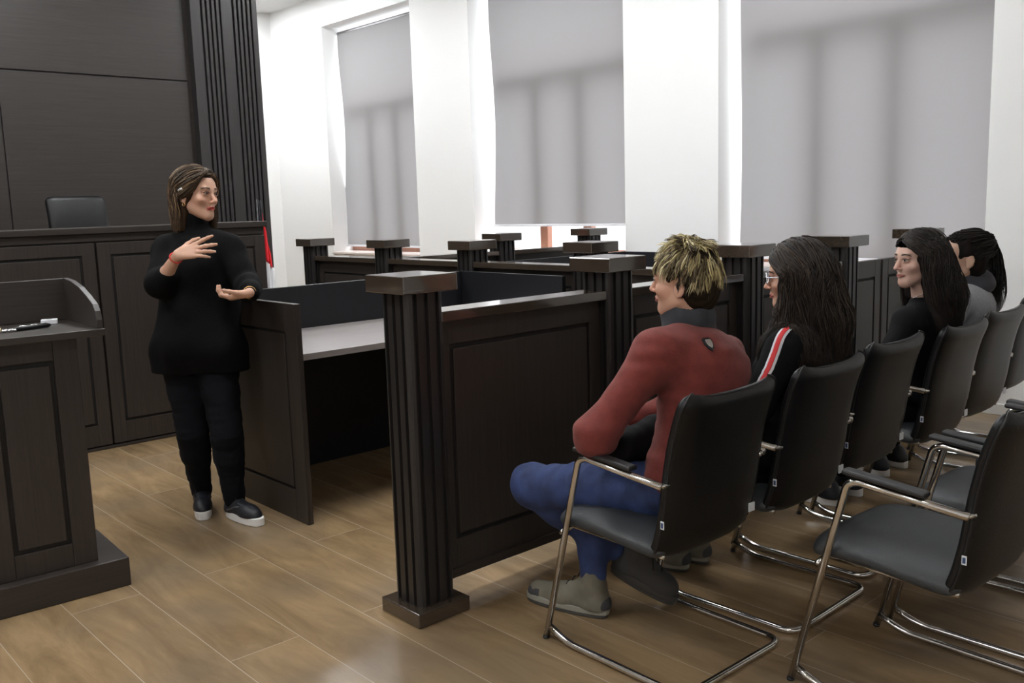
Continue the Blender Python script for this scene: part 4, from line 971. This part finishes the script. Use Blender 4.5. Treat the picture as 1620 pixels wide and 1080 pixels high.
for i in range(150):
    a1 = rs.uniform(-PI, PI); r0 = scalp_pt(hC, hR, hs, rs.uniform(-PI, PI), rs.uniform(0, .6), .006); u3 = hR[:, 2]; t3 = hR @ vec(math.sin(a1), math.cos(a1) - .3, 0); d = nrm(u3 * rs.uniform(.2, .7) + t3); p = r0; P = [p]
    for k in range(6): d = nrm(d - u3 * .16 + rs.randn(3) * .06); p = p + d * rs.uniform(.04, .06) / 6; P.append(p)
    tl.append(P)
strands(tl, 'blond_tufts', M['hair'], h2, .0026, [(.50, .42, .21), (.36, .30, .15), (.60, .53, .32), (.07, .05, .03), (.16, .12, .065), (.24, .19, .10)], 8, 3, .0048)
strands(td, 'nape_hair', M['hair'], h2, .0034, [(.03, .022, .014), (.045, .033, .022), (.02, .014, .01)], 5, 6, .004)
# folded jacket in his lap
fd = Field(vec(2.1, 1.8, .5), vec(2.7, 2.3, .85), .006); fd.el(vec(2.40, 2.06, .665), (.15, .12, .055), None, .03); fd.rc(vec(2.30, 1.98, .70), vec(2.48, 2.0, .72), .045, .05, .04)
V, F = fd.mesh(); o = to_obj('jacket', wrinkle(relax(V, F, 2), F, .012, 30, 4), F, M['jacket']); tag(o, 'crumpled black jacket lying in the lap of the boy in red', 'jacket')
# ---- girl in glasses
hC = at(1259, 436, 3.42); hR = frame((-.42, .91, -.06), (-.03, .05, 1)); hs = 1.0
J = seated(2.965, 1.90, hC, hR, hs, at(1280, 508, 3.46), at(1240, 553, 3.32), at(1322, 545, 3.62), at(1198, 640, 3.26), vec(3.24, 1.98, .75), w=1.0)
J['toeL'] = vec(2.86, 2.50, .035); J['toeR'] = vec(3.0, 2.49, .035); J['anL'] = vec(2.90, 2.30, .10); J['anR'] = vec(3.03, 2.28, .10)
p3 = body(J, hC, hR, hs, True, lap, 'girl with long dark hair and glasses, a red and white stripe down her black sleeve', h=.0055, brow=(.04, .025, .018))
eyes(hC, hR, hs, p3)
fd = Field(*bounds(J, .25), .006); torso(fd, J, .018, True, .05); arm(fd, J, 'L', .016, .97, 1.0); arm(fd, J, 'R', .016, .97, 1.0)
fd.rc(J['neck'] - vec(0, 0, .03), J['neck'] + vec(0, 0, .03), .07, .060, .03); w3 = cloth('jacket', fd, M['jacket'], p3, .004, 26, 21)
trousers(J, M['trousers'], p3, .010, 6)
for q in 'LR': shoe(p3, J['an' + q], J['toe' + q] * vec(1, 1, 0), 'boot')
bv = [bvh_of(w3)]
sp_ = [at(1254, 508, 3.36), at(1244, 522, 3.30), at(1228, 547, 3.25), at(1211, 578, 3.21), at(1193, 610, 3.19), at(1180, 635, 3.18)]
st = ribbon('sleeve_stripe', sp_, .034, bv[0], M['white_stripe'], p3, .002); ribbon('red_stripe', sp_, .016, bv[0], M['red_stripe'], st, .0045)
gl = MB()
for x in (-1, 1):
    c = vec(x * .033, .102, -.001); gl.tube([hC + hR @ (c + vec(math.cos(t) * .025, -.006 * abs(math.cos(t)) , math.sin(t) * .020)) for t in np.linspace(0, 2 * PI, 25)[:-1]], .0022, 6, closed=True)
    gl.tube([hC + hR @ vec(x * .057, .098, .004), hC + hR @ vec(x * .078, .06, .004), hC + hR @ vec(x * .082, -.005, .002)], .002, 6)
gl.tube([hC + hR @ vec(-.009, .104, .002), hC + hR @ vec(0, .107, .005), hC + hR @ vec(.009, .104, .002)], .002, 6)
g_ = gl.build('glasses', M['clear'], p3, smooth=True)
mb = MB()
for x in (-1, 1):
    c = vec(x * .033, .102, -.001); mb.add([hC + hR @ (c + vec(math.cos(t) * .024, -.006 * abs(math.cos(t)), math.sin(t) * .019)) for t in np.linspace(0, 2 * PI, 25)[:-1]], [tuple(range(24))])
mb.build('lenses', M['glass'], g_)
dk = (.020, .0145, .012)
ex = [(hC + vec(0, -.06, .0), hC + vec(.02, -.10, -.16), .085, .085), (hC + vec(.02, -.10, -.16), hC + vec(.04, -.125, -.33), .085, .045), (hC + hR @ vec(.062, .005, .02), hC + hR @ vec(.072, .0, -.16), .036, .034), (hC + hR @ vec(-.06, -.01, .0), hC + hR @ vec(-.075, -.0, -.18), .04, .04)]
h3 = hair_cap(hC, hR, hs, dk, p3, .007, .096, ex, side_z=-.05)
dc = [(.022, .016, .013), (.03, .021, .016), (.015, .011, .009), (.045, .031, .022)]
bv.append(bvh_of(h3))
ps = long_paths(hC, hR, hs, 560, .34, bv, 14, 88, 180, .016, .12, None, 0, .010, .85, .004, tip=.22, bias=(.01, -.02, 0))
ps += long_paths(hC, hR, hs, 140, .30, bv, 15, 66, 95, .014, .10, 1, 0, .010, .85, .004, tip=.25, bias=(-.05, .03, 0))
strands(ps, 'hair_strands', M['hair'], h3, .0029, dc, 7, 3, .006)
# ---- long haired girl looking towards the woman
hC = at(1452, 410, 4.12); hR = frame((-.88, .47, .02), (.02, .0, 1)); hs = 1.02
J = seated(4.175, 1.93, hC, hR, hs, at(1464, 480, 4.16), at(1437, 508, 4.02), at(1500, 500, 4.30), at(1404, 570, 3.98), vec(4.44, 2.0, .75))
p4 = body(J, hC, hR, hs, True, lap, 'girl with long straight dark hair, black top and thin necklace, face turned to the left', h=.0040, brow=(.03, .02, .015), lips=(.42, .15, .13), skin=np.array((.62, .40, .32)))
eyes(hC, hR, hs, p4)
fd = Field(*bounds(J, .25), .006); torso(fd, J, .012, True, .05); arm(fd, J, 'L', .010, .97, 1.0); arm(fd, J, 'R', .010, .97, 1.0); fd.rc(J['neck'] - vec(0, 0, .03), J['neck'] + vec(0, 0, .012), .070, .062, .03)
w4 = cloth('top', fd, M['jacket'], p4, .003, 26, 31); trousers(J, M['trousers'], p4, .010, 8)
for q in 'LR': shoe(p4, J['an' + q], J['toe' + q] * vec(1, 1, 0), 'sneaker')
bv = [bvh_of(w4), bvh_of(p4)]
nk = J['neck']; pts = []
for t in np.linspace(0, 2 * PI, 41)[:-1]:
    q = nk + vec(math.cos(t) * .075, math.sin(t) * .075, .03 + .03 * math.sin(t + 3.5)); l0, n0, _, _ = bv[1].find_nearest(Vector(q)); l1, n1, _, d1 = bv[0].find_nearest(Vector(q)); A = np.array(l0) + np.array(n0) * .004
    if (A - np.array(l1)) @ np.array(n1) < 0: A = np.array(l1) + np.array(n1) * .004
    pts.append(A)
MB().tube(pts, .0014, 5, closed=True).build('necklace', M['silver'], p4, smooth=True)
ex = [(hC + vec(.015, -.05, .0), hC + vec(.05, -.10, -.16), .080, .078), (hC + vec(.05, -.10, -.16), hC + vec(.06, -.12, -.31), .078, .045), (hC + hR @ vec(.066, -.025, .02), hC + hR @ vec(.080, -.04, -.22), .030, .030), (hC + hR @ vec(-.06, -.02, .0), hC + hR @ vec(-.07, -.03, -.16), .034, .030)]
h4 = hair_cap(hC, hR, hs, (.016, .012, .011), p4, .005, .104, ex, side_z=-.05, amp=.0015)
dc4 = [(.016, .012, .011), (.024, .018, .015), (.011, .009, .008), (.034, .025, .02)]
bv.append(bvh_of(h4))
ps = long_paths(hC, hR, hs, 560, .30, bv, 24, 80, 180, .012, .10, None, 0, .003, .78, .004, tip=.12, bias=(.02, -.03, 0))
ps += long_paths(hC, hR, hs, 130, .30, bv, 25, 64, 86, .012, .08, 1, 0, .003, .87, .004, tip=.12, bias=(.03, -.03, 0))
strands(ps, 'hair_strands', M['hair'], h4, .0026, dc4, 7, 3, .005)
# ---- girl with a ponytail
hC = at(1521, 408, 4.64); hR = frame((-.66, .75, 0), (0, 0, 1)); hs = 1.08
J = seated(4.79, 1.985, hC, hR, hs, at(1531, 452, 4.68), at(1512, 482, 4.54), at(1562, 476, 4.82), at(1490, 550, 4.50), vec(5.05, 2.05, .75))
p5 = body(J, hC, hR, hs, True, lap, 'girl with a dark curly ponytail and grey hoodie, farthest of the seated people', h=.0055, brow=(.03, .02, .015), skin=np.array((.52, .32, .23)))
eyes(hC, hR, hs, p5)
fd = Field(*bounds(J, .25), .006); torso(fd, J, .020, True, .05); arm(fd, J, 'L', .016, .97, 1.0); arm(fd, J, 'R', .016, .97, 1.0)
w5 = cloth('hoodie', fd, M['grey'], p5, .004, 26, 41)
nk = J['neck']; fd = Field(nk - .2, nk + .2, .005); fd.rc(nk + vec(-.05, .03, .035), nk + vec(.05, -.05, .02), .062, .058, .03); fd.rc(nk + vec(.055, .03, .03), nk + vec(.02, -.07, .01), .055, .05, .03); fd.rc(nk, nk + vec(0, 0, .065), .078, .070, .03)
cloth('hood', fd, M['hood'], p5, .006, 38, 5); trousers(J, M['trousers'], p5, .010, 9)
for q in 'LR': shoe(p5, J['an' + q], J['toe' + q] * vec(1, 1, 0), 'sneaker')
h5 = hair_cap(hC, hR, hs, (.014, .011, .010), p5, .008, .078, [], cuts=[(hC + hs * (hR @ vec(x, .0, -.03)), np.array((.028, .040, .045)) * hs) for x in (.088, -.088)], side_z=-.04)
rs = np.random.RandomState(12); ps = []; tie = hC + hs * (hR @ vec(0, -.118, .065))
for i in range(330):
    az = rs.uniform(-PI, PI); pol = rs.uniform(.1, 2.0 if abs(az) > 1.5 else 1.02); r0 = scalp_pt(hC, hR, hs, az, pol, .010)
    mid = (r0 + tie) / 2; mid = mid + nrm(mid - hC - hs * (hR @ vec(0, -.02, .03))) * .030; ps.append(spline([r0, mid, tie], 4))
pt = [tie, at(1560, 376, 4.70), at(1571, 405, 4.70), at(1574, 440, 4.69), at(1569, 470, 4.68), at(1562, 492, 4.67)]
for i in range(150):
    L = rs.uniform(.75, 1.0); o2 = rs.randn(3) * .018; P = spline([pt[0]] + [q + o2 * (.5 + .25 * k) for k, q in enumerate(pt[1:])], 4); P = P[:int(len(P) * L)]
    ph = rs.rand() * 6; ps.append([q + vec(math.sin(ph + k * .9), math.cos(ph + k * .8), 0) * .005 * min(1, k / 5) for k, q in enumerate(P)])
strands(ps, 'hair_strands', M['hair'], h5, .0032, [(.014, .011, .010), (.022, .017, .014), (.010, .008, .007)], 5, 3, .005)
mb = MB(); dt = nrm(pt[1] - tie); u = nrm(np.cross(dt, (0, 0, 1))); v = np.cross(dt, u); mb.tube([tie + dt * .008 + .020 * (u * math.cos(x) + v * math.sin(x)) for x in np.linspace(0, 2 * PI, 21)[:-1]], .006, 8, closed=True); mb.build('hair_tie', M['redband'], p5, smooth=True)
